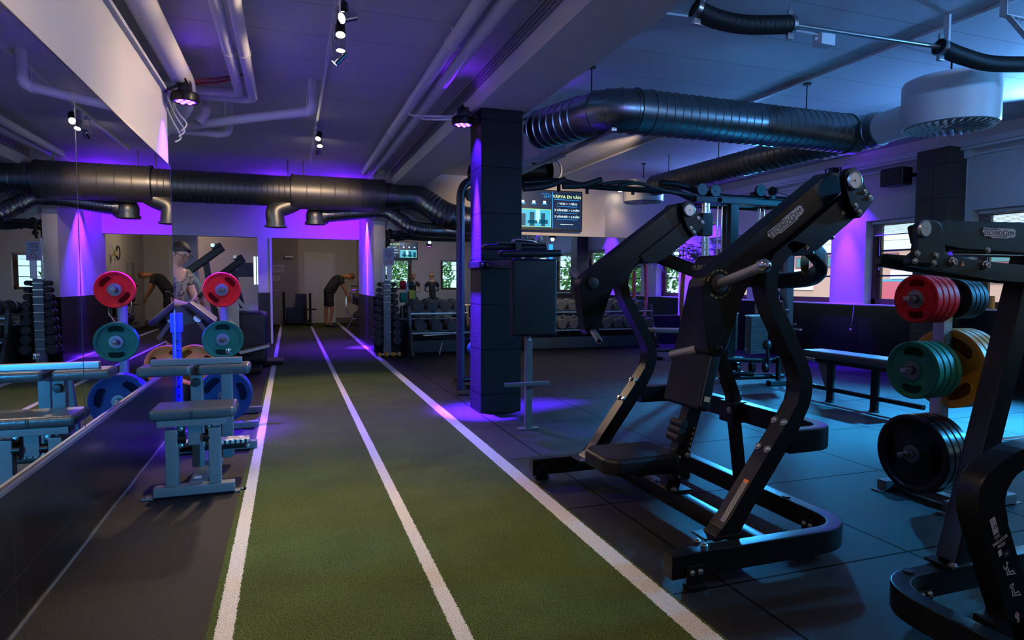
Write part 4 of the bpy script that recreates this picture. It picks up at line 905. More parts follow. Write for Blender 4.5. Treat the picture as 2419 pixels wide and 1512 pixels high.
def stickman(c, pose, sc, m):
    """seated figure pictogram"""
    b = B(); P = lambda u, v: c+xd*(u*sc)+ud*(v*sc)-V((0, .0012, 0))
    b.lathe([(0, 0), (.16*sc, 0), (.16*sc, .0006), (0, .0006)], P(-.05, .95), (0, -1, 0), n=12)
    segs = [((-.1, .7), (-.05, -.05)), ((-.05, -.05), (.45, -.1)), ((.45, -.1), (.55, -.6)), ((-.25, -.15), (.7, -.62)), ((-.35, -.2), (-.28, .55))]
    segs += [((-.1, .65), (-.45, .8)), ((-.45, .8), (-.3, 1.15))] if pose else [((-.1, .65), (-.5, .55)), ((-.5, .55), (-.55, .95))]
    for a_, b_ in segs: b.bar(P(*a_), P(*b_), .11*sc, .0007, (0, -1, 0))
    return obj('exercise_pictogram', b, m, cb, smoothit=False)
stickman(on(2383, 1350), 0, .036, PRINT); stickman(on(2396, 1400), 1, .036, PRINT)
rp = mat('red_print', (.6, .12, .12), .5)
for q in (0, 26):
    c = on(2402+q, 1458+q*.1); b = B()
    for (u0, v0, u1, v1) in ((0, .9, 0, .3), (-.25, .7, -.35, .1), (.25, .7, .35, .1), (-.12, .3, -.16, -.8), (.12, .3, .16, -.8), (-.25, .75, .25, .75)): b.bar(c+xd*u0*.024+ud*v0*.024-V((0, .001, 0)), c+xd*u1*.024+ud*v1*.024-V((0, .001, 0)), .0045, .0006, (0, -1, 0))
    obj('muscle_pictogram', b, PRINT, cb, smoothit=False); obj('muscle_mark', B().bar(c+xd*-.006+ud*.018-V((0, .002, 0)), c+xd*.006+ud*.018-V((0, .002, 0)), .006, .0006, (0, -1, 0)), rp, cb, smoothit=False)
# top arm
SY = 1.70
beam2 = pxz([(2196, 530), (2215, 524), (2240, 522), (2560, 527), (2560, 610), (2268, 586), (2240, 580), (2205, 575)], SY)
a2 = obj('press_arm', B().prism(beam2, 'Y', SY, SY+.095, .008), BLKM, sp, 50)
logo(a2, tuple(at(2360, 551, Y=SY)-V((0, .0005, 0))), (1, 0, -.003), (0, 0, 1), .187)
lower = pxz([(2150, 622), (2152, 606), (2165, 596), (2245, 603), (2300, 614), (2560, 640), (2560, 678), (2390, 665), (2240, 642), (2155, 628)], SY-.02)
h2_ = obj('arm_housing', B().prism(lower, 'Y', SY-.02, SY+.01, .004).prism(lower, 'Y', SY+.10, SY+.125, .004), BLKM, sp, 50)
pl2 = pxz([(2160, 545), (2165, 527), (2178, 519), (2205, 521), (2217, 533), (2222, 560), (2226, 595), (2212, 630), (2152, 622), (2150, 614), (2160, 594)], SY-.03)
p2_ = obj('pivot_plate', B().prism(pl2, 'Y', SY-.045, SY-.02, .006), BLKM, sp, 50)
c = at(2180, 541, Y=SY-.045); obj('pivot_cap', B().lathe([(0, 0), (.028, 0), (.031, .004), (.031, .009), (.026, .013), (.004, .013), (0, .010)], c, (0, -1, 0), n=32), BRUSH, p2_)
for (x, y) in ((2166, 599), (2210, 604), (2161, 617), (2205, 622)): bolt(p2_, at(x, y, Y=SY-.045), (0, -1, 0), .0085)
for (x, y) in ((2248, 619), (2326, 627)): bolt(h2_, at(x, y, Y=SY-.02), (0, -1, 0), .0135, BRUSH, .016)
tri(h2_, tuple(at(2274, 623, Y=SY-.0205)), (1, 0, 0), (0, 0, 1), .020)
bolt(h2_, at(2332, 592, Y=SY-.02), (0, -1, 0), .009)
obj('adjusting_rack', B().bar(at(2236, 591, Y=SY+.04), at(2330, 592, Y=SY+.04), .02, .012), BLKM, a2)
obj('link_rod', B().tube([at(2245, 600, Y=SY+.05), at(2560, 606, Y=SY+.05)], .010, 12), CHROME, a2)
obj('seat', B().box((3.1, 1.05, .45), (.4, .36, .09), None, .03, 3), VINYL, sp); obj('backrest', B().box((2.86, 1.05, .95), (.09, .3, .8), (0, .12, 0), .03, 3), VINYL, sp)
obj('seat_post', B().bar((3.05, 1.05, .1), (3.05, 1.05, .42), .08, .08, (1, 0, 0), .01).bar((2.75, 1.05, .08), (2.9, 1.05, .6), .07, .07, (1, 0, 0), .01).b2((2.15, 1.015, .06), (3.2, 1.085, .14), .01), BLKM, sp)

# ================================================================ weight plates
def plate_prof(R, th):
    h = th/2; return [(.026, -h*.8), (.026, h*.8), (.030, h), (.058, h), (.062, h*.62), (R*.44, h*.55), (R*.80, h*.55), (R*.86, h*.95), (R*.965, h), (R, h*.75), (R, -h*.75), (R*.965, -h), (R*.86, -h*.95), (R*.80, -h*.55), (R*.44, -h*.55), (.062, -h*.62), (.058, -h), (.030, -h), (.026, -h*.8)]
def plate(loc, axis, R, th, m, label, group, rot=0, slots=2, proto=None):
    """ring shaped plate with grip recesses; built facing axis"""
    if proto is not None:
        return dup(proto, loc, label=label)
    b = B(); b.lathe([(r, h) for r, h in plate_prof(R, th)], (0, 0, 0), (0, 0, 1), n=72)
    bm = b.bm
    # grip windows are solid inserts in a darkened plate colour
    t = thing('weight_plate', label, 'weight plate', (0, 0, 0), 0, group)
    body = obj('plate_body', b, m, t, 40)
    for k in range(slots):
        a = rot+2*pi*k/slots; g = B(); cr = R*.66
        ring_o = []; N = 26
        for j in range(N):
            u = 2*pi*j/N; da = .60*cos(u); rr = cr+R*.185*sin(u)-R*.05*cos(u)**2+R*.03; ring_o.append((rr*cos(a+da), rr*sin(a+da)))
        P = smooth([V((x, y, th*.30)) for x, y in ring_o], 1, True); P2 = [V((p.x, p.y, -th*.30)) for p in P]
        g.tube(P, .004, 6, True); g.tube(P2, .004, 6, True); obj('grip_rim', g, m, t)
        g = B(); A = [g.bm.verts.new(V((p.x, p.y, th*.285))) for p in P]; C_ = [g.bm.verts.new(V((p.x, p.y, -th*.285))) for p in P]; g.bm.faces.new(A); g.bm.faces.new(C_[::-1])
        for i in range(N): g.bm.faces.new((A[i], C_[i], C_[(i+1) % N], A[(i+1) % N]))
        nm_ = 'shaded_'+m.name; obj('grip_recess_shade', g, bpy.data.materials[nm_] if nm_ in bpy.data.materials else mat(nm_, [c_*.16 for c_ in m.diffuse_color[:3]], .75, spec=.05), t)  # shade in the recess painted in as a darker plate colour
    obj('steel_hub', B().lathe([(.0255, -th*.5), (.0255, th*.5), (.050, th*.52), (.056, th*.47), (.056, -th*.47), (.050, -th*.52), (.0255, -th*.5)], (0, 0, 0), (0, 0, 1), n=36), mat('dull_hub_steel', (.16, .16, .17), .45, .7) if 'dull_hub_steel' not in bpy.data.materials else bpy.data.materials['dull_hub_steel'], t)
    q = V(axis).to_track_quat('Z', 'Y'); t.rotation_mode = 'QUATERNION'; t.rotation_quaternion = q; t.location = loc
    return t
# ---- left rack (pegs along y)
LX, LY = -.55, 5.98
rk = thing('plate_rack', 'grey plate tree at the end of the mirror wall holding red, green and blue plates', 'plate rack', (LX, LY+.3, 0))
obj('post', B().b2((LX-.032, LY+.20, .05), (LX+.032, LY+.265, 1.30), .006), GREYM, rk)
obj('base_bar', B().b2((LX-.03, LY-.12, .005), (LX+.03, LY+.60, .07), .008), GREYD, rk)
for yy in (LY-.12, LY+.55): obj('foot_bar', B().b2((LX-.25, yy, .005), (LX+.28, yy+.06, .065), .008).b2((LX+.27, yy+.0, .0), (LX+.33, yy+.06, .008)).b2((LX-.30, yy+.0, .0), (LX-.24, yy+.06, .008)), GREYD, rk)
for z in (1.20, .77, .275):
    obj('peg', B().cyl((LX, LY-.06, z), (LX, LY+.52, z), .0225, n=24), CHROME, rk)
    obj('peg_tip', B().b2((LX-.016, LY-.075, z-.014), (LX+.016, LY-.05, z+.016), .003), CHROME, rk)
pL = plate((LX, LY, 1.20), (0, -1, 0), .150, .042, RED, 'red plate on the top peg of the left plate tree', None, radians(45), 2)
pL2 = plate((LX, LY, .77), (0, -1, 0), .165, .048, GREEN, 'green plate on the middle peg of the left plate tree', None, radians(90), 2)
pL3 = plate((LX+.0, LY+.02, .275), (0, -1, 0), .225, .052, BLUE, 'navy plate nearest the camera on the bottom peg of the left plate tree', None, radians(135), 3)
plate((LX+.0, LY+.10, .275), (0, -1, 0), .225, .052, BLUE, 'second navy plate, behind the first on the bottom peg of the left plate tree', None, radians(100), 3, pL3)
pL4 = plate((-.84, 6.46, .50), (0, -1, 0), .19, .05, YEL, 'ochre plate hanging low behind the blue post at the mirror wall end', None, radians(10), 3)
s_ = thing('plate_holder', 'short dark stand holding the ochre plate behind the blue post', 'plate rack', (-.84, 6.7, 0)); obj('stand_post', B().b2((-.87, 6.60, 0), (-.81, 6.66, .56), .005).b2((-1.0, 6.55, 0), (-.7, 6.75, .03), .004), GREYD, s_); obj('peg', B().cyl((-.84, 6.40, .50), (-.84, 6.62, .50), .022, n=18), CHROME, s_)
# blue padded post of the wall end
bp = thing('blue_upright', 'bright blue perforated steel post standing against the mirror wall end', 'post', (-.945, 6.27, 0))
obj('post_body', B().b2((-.962, 6.24, 0), (-.918, 6.31, .99), .004), BLUEP, bp); obj('post_head', B().b2((-.965, 6.225, .82), (-.905, 6.32, .99), .006), BLUEP, bp)
b = B()
for k in range(9): b.cyl((-.94, 6.2395, .1+.08*k), (-.94, 6.2385, .1+.08*k), .008, n=10)
obj('adjusting_hole', b, BLKM, bp)

# ---- right rack (pegs along x)
RX, RYY = 3.50, 2.63
rk2 = thing('plate_rack', 'steel plate tree at the right loaded with red, green, ochre and black plates', 'plate rack', (RX+.06, RYY, 0))
obj('post', B().b2((RX+.03, RYY-.035, .05), (RX+.10, RYY+.035, 1.26), .006), BRUSH, rk2)
obj('base_bar', B().b2((RX+.035, RYY-.16, .012), (RX+.095, RYY+.22, .062), .006), GREYD, rk2)
for yy in (RYY-.20, RYY+.22): obj('foot_bar', B().b2((RX-.06, yy, .008), (RX+.46, yy+.065, .065), .006), GREYD, rk2); obj('floor_tab', B().b2((RX-.11, yy+.005, 0), (RX-.05, yy+.06, .008)), GREYD, rk2); obj('floor_tab', B().b2((RX+.45, yy+.005, 0), (RX+.51, yy+.06, .008)), GREYD, rk2)
b = B()
for k in range(6): b.b2((RX+.045, RYY-.0365, .92+.012*k*0+.013*k), (RX+.085, RYY-.035, .928+.013*k))
obj('rack_label', b, mat('blue_print', (.05, .25, .4), .5), rk2)
for z in (1.19, .785, .30):
    obj('peg', B().cyl((RX-.19, RYY, z), (RX+.33, RYY, z), .0225, n=24), CHROME, rk2)
    obj('peg_tip', B().b2((RX-.235, RYY-.016, z-.010), (RX-.185, RYY+.016, z+.014), .003), BRUSH, rk2)
def stack(x0, n_, th, R, m, z, labels, dirx=1, rot=0, slots=3, ax=(-1, 0, 0), yy=None):
    pr = None
    for k in range(n_):
        lo = (x0+dirx*th*1.04*k, yy if yy is not None else RYY, z)
        if pr is None: pr = plate(lo, ax, R, th, m, labels[k], None, rot, slots)
        else: plate(lo, ax, R, th, m, labels[k], None, proto=pr)
ordn = ['outermost', 'second', 'third', 'innermost']
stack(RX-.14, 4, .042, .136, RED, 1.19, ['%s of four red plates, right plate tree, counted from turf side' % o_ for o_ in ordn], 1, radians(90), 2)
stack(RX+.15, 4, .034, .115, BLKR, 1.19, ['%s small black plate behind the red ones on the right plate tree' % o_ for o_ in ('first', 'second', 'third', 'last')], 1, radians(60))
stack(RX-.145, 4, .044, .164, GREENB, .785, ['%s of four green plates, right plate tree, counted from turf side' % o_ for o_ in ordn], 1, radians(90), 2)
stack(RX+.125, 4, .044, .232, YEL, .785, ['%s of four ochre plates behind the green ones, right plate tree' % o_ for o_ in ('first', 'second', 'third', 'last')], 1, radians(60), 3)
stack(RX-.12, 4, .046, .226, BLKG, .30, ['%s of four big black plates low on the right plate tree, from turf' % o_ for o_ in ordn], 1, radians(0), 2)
# kettlebell-like bag beyond the tree
a = at(2390, 850, X=5.2)

# ================================================================ grey lower-back bench on the left
gb_ = thing('calf_raise_bench', 'grey steel bench with black pads and a diamond plate step by the left mirror wall', 'gym bench', (-.55, 4.3, 0))
x0, x1, yb = -.765, -.33, 4.085
obj('front_foot', B().b2((x0, yb, .012), (x1, yb+.075, .068), .006), GREYM, gb_)
for xx, s in ((x0, -1), (x1, 1)): f_ = obj('floor_tab', B().b2(sorted((xx, xx+s*.065))[0:1][0] and (min(xx, xx+s*.065), yb+.01, 0) or (0, 0, 0), (max(xx, xx+s*.065), yb+.065, .010), .003), GREYM, gb_); bolt(f_, (xx+s*.04, yb+.037, .010), (0, 0, 1), .008)
obj('base_beam', B().b2((-.585, yb+.07, .012), (-.505, yb+1.05, .075), .006), GREYM, gb_)
obj('white_label', B().b2((-.565, yb+.12, .0755), (-.525, yb+.17, .0765)), PAPER, gb_)
obj('rear_foot', B().b2((-.80, yb+1.02, .012), (-.25, yb+1.09, .07), .006), GREYM, gb_)
for xx in (-.665, -.435): 
    l_ = obj('leg', B().b2((xx-.033, yb+.005, .068), (xx+.033, yb+.068, .405), .005), GREYM, gb_)
obj('stirrup', B().b2((-.582, yb+.04, .30), (-.508, yb+.075, .43), .004), GREYM, gb_)
for s in (-1, 1):
    xx = -.545+s*.075
    br = obj('pivot_bracket', B().b2((xx-.02, yb+.05, .285), (xx+.02, yb+.10, .415), .004).cyl((xx-s*.03, yb+.03, .345), (xx+s*.01, yb+.03, .345), .026, n=20), BLKM, gb_)
    for z in (.30, .40): bolt(br, (xx, yb+.05, z), (0, -1, 0), .011)
obj('seat_rail', B().b2((-.735, yb-.01, .425), (-.375, yb+.10, .465), .003), GREYM, gb_)
obj('seat_pad', B().box((-.545, yb+.12, .498), (.46, .30, .065), None, .024, 3), VINYLG, gb_, 60)
obj('pad_seam', B().tube([(-.545, yb-.031, .52), (-.545, yb-.031, .475)], .0025, 6).tube([(-.555, yb-.031, .52), (-.555, yb-.031, .475)], .0025, 6), BLKR, gb_)
# step plate behind
sx = obj('step_plate', B().b2((-.76, yb+.44, .195), (-.27, yb+.56, .222), .003), TREAD, gb_)
obj('step_frame', B().b2((-.76, yb+.435, .165), (-.27, yb+.565, .195), .004), BLKM, gb_)
for s in (-1, 1): bolt(sx, (-.515+s*.235, yb+.434, .18), (0, -1, 0), .010)
obj('rear_post', B().b2((-.455, yb+.66, .05), (-.385, yb+.73, .69), .005), GREYM, gb_)
obj('inner_post', B().b2((-.61, yb+.40, .07), (-.54, yb+.46, .74), .005), GREYM, gb_)
ip = obj('pin_plate', B().b2((-.605, yb+.395, .61), (-.545, yb+.40, .69), .002), GREYD, gb_)
obj('adjusting_knob', B().lathe([(0, 0), (.026, 0), (.028, .02), (.022, .034), (0, .036)], (-.575, yb+.40, .625), (0, -1, 0), n=20), BLKP, gb_)
obj('pin_hole', B().cyl((-.575, yb+.3995, .705), (-.575, yb+.3985, .705), .007, n=12), BLKM, gb_)
obj('top_rail', B().b2((-.815, yb+.30, .748), (-.295, yb+.345, .786), .003), BRUSH, gb_)
for s in (-1, 1): obj('shoulder_pad', B().box((-.565+s*.17, yb+.34, .716), (.30 if s > 0 else .30, .20, .062), None, .022, 3), VINYLG, gb_, 60)
obj('pull_pin', B().lathe([(0, 0), (.018, 0), (.02, .02), (.016, .035), (0, .036)], (-.40, yb+.62, .78), (0, 0, 1), n=16), CHROME, gb_)
obj('grey_support', B().b2((-.52, yb+.70, .0), (-.46, yb+.90, .36), .01), mat('light_grey_support', (.30, .27, .27), .4), gb_)
obj('rear_stay', B().bar((-.50, yb+1.05, .07), (-.45, yb+1.0, .70), .04, .04, (0, 1, 0), .004), GREYD, gb_)

# ================================================================ captain's chair beside the pillar
cc = thing('knee_raise_station', 'black padded knee raise station clamped to the central pillar', 'gym station', (1.95, 5.1, 0))
y0 = 5.10
pst = obj('post', B().b2((1.915, y0-.02, .01), (1.972, y0+.035, 1.50), .004), GREYM, cc)
obj('floor_plate', B().b2((1.85, y0-.03, 0), (2.04, y0+.045, .012), .003), GREYM, cc)
obj('foot_bar', B().b2((1.70, y0-.09, .392), (2.11, y0-.055, .425), .004).b2((1.93, y0-.06, .40), (1.96, y0-.02, .42)), GREYM, cc)
obj('post_tag', B().b2((1.935, y0-.0215, .775), (1.957, y0-.020, .815)), PRINT, cc)
obj('back_pad', B().box((1.965, y0-.05, 1.145), (.415, .075, .66), None, .024, 3), VINYL, cc, 60)
obj('front_arm_pad', B().box((1.90, y0-.13, 1.515), (.56, .11, .058), (0, -.03, .03), .024, 3), VINYL, cc, 60)
for s in (-1, 1): obj('arm_pad', B().box((1.845+s*.155, y0+.10, 1.575), (.27, .13, .05), (0, -.02, 0), .022, 3), VINYL, cc, 60)
obj('pad_bracket', B().b2((1.68, y0+.05, 1.60), (2.12, y0+.13, 1.622), .004).b2((1.82, y0+.0, 1.5), (1.87, y0+.1, 1.61)), BLKM, cc)
obj('top_handle', B().tube(corner([(1.80, y0+.09, 1.60), (1.84, y0+.09, 1.645), (2.02, y0+.09, 1.635), (2.08, y0+.09, 1.60)], .03), .014, 12), CHROME, cc)
obj('side_grip', B().tube([(2.03, y0+.2, 1.62), (2.12, y0+.25, 1.665)], .012, 10).sph((2.135, y0+.26, 1.672), .032, n=16), mat('tan_grip', (.30, .22, .16), .5), cc)
cl = obj('pillar_clamp', B().b2((1.72, 5.82, 1.415), (2.17, 5.855, 1.475), .003).b2((1.715, 5.83, 1.415), (1.735, 6.26, 1.475), .003).b2((1.80, 5.15, 1.42), (1.84, 5.83, 1.47), .004).b2((1.86, 5.10, 1.38), (1.885, 5.13, 1.47)), BLKM, cc)
for x in (1.74, 1.80, 1.86): bolt(cl, (x, 5.82, 1.445), (0, -1, 0), .012)

# ================================================================ cable rig with pull-up bars behind the pillar
rig = thing('cable_crossover_rig', 'tall dark cable crossover rig with a pull-up crown and two weight stacks', 'cable machine', (3.7, 6.95, 0))
RY0 = 6.95
obj('left_tower', B().tube(corner([(1.82, RY0, .05), (1.82, RY0, 2.42), (2.25, RY0+.1, 2.44), (2.8, RY0+.1, 2.42)], .22, 8), .048, 18), mat('rig_dark_blue_paint', (.020, .022, .032), .35), rig)
obj('left_tower_base', B().b2((1.76, RY0-.10, 0), (1.90, RY0+.08, .012), .003).tube(corner([(1.84, RY0-.02, .17), (2.3, RY0+.1, .17), (2.35, RY0+.9, .17)], .08), .035, 12).tube([(1.86, RY0+.05, .62), (2.4, RY0+.05, .62)], .022, 10).b2((1.98, RY0+.3, .0), (2.05, RY0+.9, .05)), BLKM, rig)
obj('blue_ball', B().sph((2.04, RY0+.25, .50), .075, n=18), mat('blue_ball_rubber', (.02, .10, .55), .4), rig)
for x in (2.02,): obj('cable', B().cyl((x, RY0+.05, .2), (x, RY0+.05, 2.36), .006, n=6), BLKP, rig)
obj('pulley', B().cyl((1.95, RY0-.03, 2.26), (1.95, RY0+.03, 2.26), .075, n=20), BLKP, rig)
def rp_(px, py, yy=RY0): return at(px, py, Y=yy)
cr = [rp_(1236, 432), rp_(1320, 428), rp_(1375, 438), rp_(1500, 447), rp_(1590, 452), rp_(1640, 470), rp_(1700, 476)]
obj('top_beam', B().tube(smooth(cr, 6), .038, 16), BLKM, rig)
obj('top_beam', B().tube(smooth([rp_(1560, 432), rp_(1600, 436), rp_(1660, 455), rp_(1720, 466), rp_(1860, 472)], 6), .040, 16), BLKM, rig)
for pts in (((1236, 446), (1290, 440), (1335, 424)), ((1330, 440), (1375, 438), (1420, 424)), ((1420, 436), (1460, 430), (1495, 430)), ((1460, 440), (1500, 432), (1530, 438)), ((1530, 440), (1580, 452), (1640, 462))):
    P = [rp_(*q, RY0-.15) for q in pts]; g_ = obj('pull_up_grip', B().tube(smooth(P, 5), .034 if pts[0][0] < 1400 else .022, 14), BLKR, rig)
for px, py in ((1320, 445), (1387, 450), (1495, 452)): obj('grip_stub', B().cyl(rp_(px, py-10), rp_(px, py+8), .022, n=10), BLKM, rig)
# right tower
RT = 6.75
def col(name, px, py0, py1, r, m, yy=RT):
    a, c = at(px, py0, Y=yy), at(px, py1, Y=yy); return obj(name, B().cyl((a.x, yy, max(.02, c.z)), (a.x, yy, a.z), r, n=16), m, rig)
TOPZ = at(1740, 478, Y=RT).z
xa, xb = at(1640, 478, Y=RT).x, at(1868, 478, Y=RT).x
obj('tower_top_frame', B().b2((xa, RT-.05, TOPZ-.03), (xb, RT+.05, TOPZ+.05), .008).b2((xa+.3, RT+.45, TOPZ-.03), (xb, RT+.53, TOPZ+.05), .008).b2((xa+.3, RT-.05, TOPZ-.02), (xa+.38, RT+.5, TOPZ+.04), .006).b2((xb-.08, RT-.05, TOPZ-.02), (xb, RT+.5, TOPZ+.04), .006), BLKM, rig)
obj('tower_post', B().b2((at(1722, 500, Y=RT).x, RT-.04, 0), (at(1741, 500, Y=RT).x, RT+.04, TOPZ), .006), BLKM, rig)
obj('tower_post', B().b2((at(1752, 500, Y=RT).x, RT+.30, 0), (at(1776, 500, Y=RT).x, RT+.38, TOPZ), .006), BLKM, rig)
obj('tower_post', B().b2((at(1862, 500, Y=RT+.4).x-.02, RT+.36, 0), (at(1876, 500, Y=RT+.4).x, RT+.44, TOPZ), .006), mat('grey_blue_post', (.10, .13, .16), .4), rig)
pc = at(1662, 600, Y=RT); b = B(); b.cyl((pc.x, RT, .4), (pc.x, RT, TOPZ), .03, n=16).cyl((pc.x+.055, RT, .4), (pc.x+.055, RT, TOPZ), .022, n=12)
pp_ = obj('perforated_column', b, CHROME, rig); b = B()
for k in range(18): b.cyl((pc.x, RT-.0305, .7+.09*k), (pc.x, RT-.029, .7+.09*k), .008, n=8)
obj('column_hole', b, BLKM, pp_)
cg = at(1665, 530, Y=RT-.05); cz = obj('sliding_carriage', B().b2((cg.x-.05, RT-.08, cg.z-.14), (cg.x+.10, RT+.05, cg.z+.14), .01), BLKM, rig); obj('brass_pin', B().cyl((cg.x+.10, RT-.03, cg.z+.02), (cg.x+.16, RT-.03, cg.z+.02), .022, n=14), BRASS, cz)
for px in (1696, 1706, 1721, 1796, 1806): col('guide_rod', px, 482, 740, .011, CHROME, RT+.15)
for px, py in ((1658, 448), (1689, 451), (1796, 450)):
    c = at(px, py, Y=RT+.1); obj('pulley', B().lathe([(.012, -.02), (.075, -.02), (.070, 0), (.075, .02), (.012, .02)], c, (0, 1, 0), n=24).cyl(c-V((0, .025, 0)), c+V((0, .025, 0)), .016, n=12), BLKP, rig)
c = at(1826, 452, Y=RT+.1); obj('pulley', B().lathe([(.012, -.02), (.06, -.02), (.056, 0), (.06, .02), (.012, .02)], c, (1, .4, 0), n=24).b2(c-V((.03, .01, .1)), c+V((.03, .01, -.04))), BLKP, rig)
obj('pulley_cable', B().tube(smooth([at(1648, 436, Y=RT+.1), at(1672, 430, Y=RT+.1), at(1700, 440, Y=RT+.1)], 5), .005, 6).tube(smooth([at(1800, 446, Y=RT+.1), at(1840, 455, Y=RT+.1), at(1880, 470, Y=RT+.1)], 5), .005, 6), BLKP, rig)
sm = mat('weight_stack_steel', (.10, .17, .19), .42, .4)
for (xa_, xb_, yy, yt, yb2) in ((1768, 1806, RT+.12, 748, 834), (1716, 1735, RT+.5, 742, 825)):
    a, c = at(xa_, yt, Y=yy), at(xb_, yb2, Y=yy); n_ = 17; hh = (a.z-c.z)/n_
    for k in range(n_): obj('stack_weight', B().b2((a.x, yy-.06, c.z+hh*k+.002), (c.x, yy+.06, c.z+hh*(k+1)-.002), .002), sm, rig)
    obj('stack_top', B().b2((a.x-.02, yy-.05, a.z), (c.x+.02, yy+.05, a.z+.02), .003), WPLAS, rig)
    obj('guide_rod', B().cyl(((a.x+c.x)/2-.03, yy, a.z), ((a.x+c.x)/2-.03, yy, TOPZ), .012, n=10).cyl(((a.x+c.x)/2+.05, yy, a.z), ((a.x+c.x)/2+.05, yy, TOPZ), .012, n=10), CHROME, rig)
pts = [(1700, 848, 1840, 852), (1700, 880, 1780, 884), (1700, 893, 1850, 888)]
for (x_0, y_0, x_1, y_1) in pts: obj('low_rail', B().tube([at(x_0, y_0, Y=RT-.1), at(x_1, y_1, Y=RT-.3)], .032, 12), BLKM, rig)
obj('low_roller', B().sph(at(1812, 815, Y=RT-.3), .055, (1, 1, 1.25), 16).cyl(at(1812, 815, Y=RT-.3), at(1816, 860, Y=RT-.3), .02, n=10), BLKP, rig)
for px in (1742, 1776, 1808): c = at(px, 868, Y=RT-.1); obj('low_pulley', B().lathe([(.012, -.02), (.07, -.02), (.064, 0), (.07, .02), (.012, .02)], c, (1, -.3, 0), n=20), BLKP, rig)
f0, f1 = at(1822, 905, Z=.03), at(1878, 888, Z=.03); obj('rear_foot', B().b2((f0.x-.05, f0.y-.05, 0), (f0.x+.55, f0.y+.04, .06), .008).cyl((f0.x+.12, f0.y+.02, .05), (f0.x+.12, f0.y+.02, .35), .03, n=14), BLKM, rig)
obj('weight_peg', B().cyl(at(1868, 765, Y=RT+.3), at(1880, 766, Y=RT+.1), .014, n=10).cyl(at(1868, 776, Y=RT+.3), at(1892, 779, Y=RT-.05), .016, n=10).sph(at(1877, 788, Y=RT+.1), .014, n=8), CHROME, rig)
ac = thing('rope_attachment', 'dark curved strap hanging on the rig behind the press machine', 'cable handle', tuple(at(1848, 745, Y=6.6)))
obj('strap', B().sweep(smooth([at(1836, 690, Y=6.6), at(1850, 700, Y=6.6), at(1858, 725, Y=6.6), at(1859, 742, Y=6.6)], 5), rrect(.05, .02, .006), (0, 1, 0)), BLKP, ac); obj('buckle', B().sph(at(1859, 732, Y=6.55), .022, n=10), CHROME, ac)

# ================================================================ flat bench at the right
fb = thing('flat_bench', 'long black flat bench standing on the blue lit floor at the right', 'bench', (5.55, 5.0, 0))
obj('bench_pad', B().b2((5.42, 4.35, .46), (5.72, 5.62, .545), .03, 3), VINYLG, fb, 60)
for yy in (4.72, 5.27): obj('leg', B().cyl((5.50, yy, .02), (5.50, yy, .47), .042, n=20), BLKM, fb); obj('leg_foot', B().cyl((5.50, yy, .0), (5.50, yy, .02), .048, n=20), BLKR, fb)
obj('stretcher', B().tube([(5.50, 4.2, .14), (5.50, 5.75, .14)], .026, 12), BLKM, fb)
obj('frame_rail', B().b2((5.44, 4.3, .42), (5.70, 5.66, .465), .005), BLKM, fb)
obj('side_rod', B().cyl((5.44, 5.58, .45), (5.42, 5.40, .45), .02, n=10), CHROME, fb)
obj('support_plate', B().prism([(5.33, .12), (5.42, .12), (5.56, .44), (5.40, .44)], 'X', 5.58, 5.60), GREYM, fb)

# ================================================================ dumbbells
def dumbbell(loc, R, L_, m, axis, label, group, proto=None, rotz=0):
    if proto is not None: return dup(proto, loc, rotz, label)
    t = thing('dumbbell', label, 'dumbbell', (0, 0, 0), 0, group); hw = L_*.30; d = V(axis)
    for s in (-1, 1):
        h_ = obj('head', B().lathe([(0, 0), (R*.9, 0), (R, R*.12), (R, hw-R*.12), (R*.9, hw), (R*.5, hw), (R*.46, hw*.97), (0, hw*.97)], d*(s*(L_/2-hw)), d*s, n=28), m, t)
    obj('handle', B().cyl(-d*(L_/2-hw), d*(L_/2-hw), .016, n=14), CHROME, t)
    t.location = loc; return t
def rack(x0, x1, yy, label, tiers, deep=.42):
    t = thing('dumbbell_rack', label, 'dumbbell rack', ((x0+x1)/2, yy, 0))
    for x in (x0, x1):
        obj('side_frame', B().prism([(yy-.28, 0), (yy+.25, 0), (yy+.25, .06), (yy+.12, .85), (yy+.04, .85), (yy-.02, .50), (yy-.22, .06), (yy-.28, .06)], 'X', x-.025, x+.025, .006), mat('rack_frame_paint', (.04, .045, .05), .4) if 'rack_frame_paint' not in bpy.data.materials else bpy.data.materials['rack_frame_paint'], t)
    for z, dy in tiers:
        obj('shelf_rail', B().b2((x0, yy-.12+dy, z-.035), (x1, yy-.08+dy, z-.005), .004).b2((x0, yy+.08+dy, z-.005), (x1, yy+.12+dy, z+.02), .004), BRUSH, t)
    obj('lower_panel', B().b2((x0+.03, yy-.05, .03), (x1-.03, yy, .24), .004), mat('rack_panel', (.015, .03, .04), .45) if 'rack_panel' not in bpy.data.materials else bpy.data.materials['rack_panel'], t)
    return t
DBM = mat('grey_dumbbell_face', (.055, .065, .07), .5, 0, .1, 60); T1 = (.74, .08); T2 = (.40, -.04)
rack(2.0, 3.05, 11.12, 'left two-tier dumbbell rack below the back mirror', (T1, T2))
rack(4.15, 6.9, 11.12, 'long two-tier dumbbell rack below the back mirror, right of the pillar', (T1, T2))
pr = None; word = ['first', 'second', 'third', 'fourth', 'fifth', 'sixth', 'seventh', 'eighth', 'ninth', 'tenth', 'eleventh', 'twelfth']
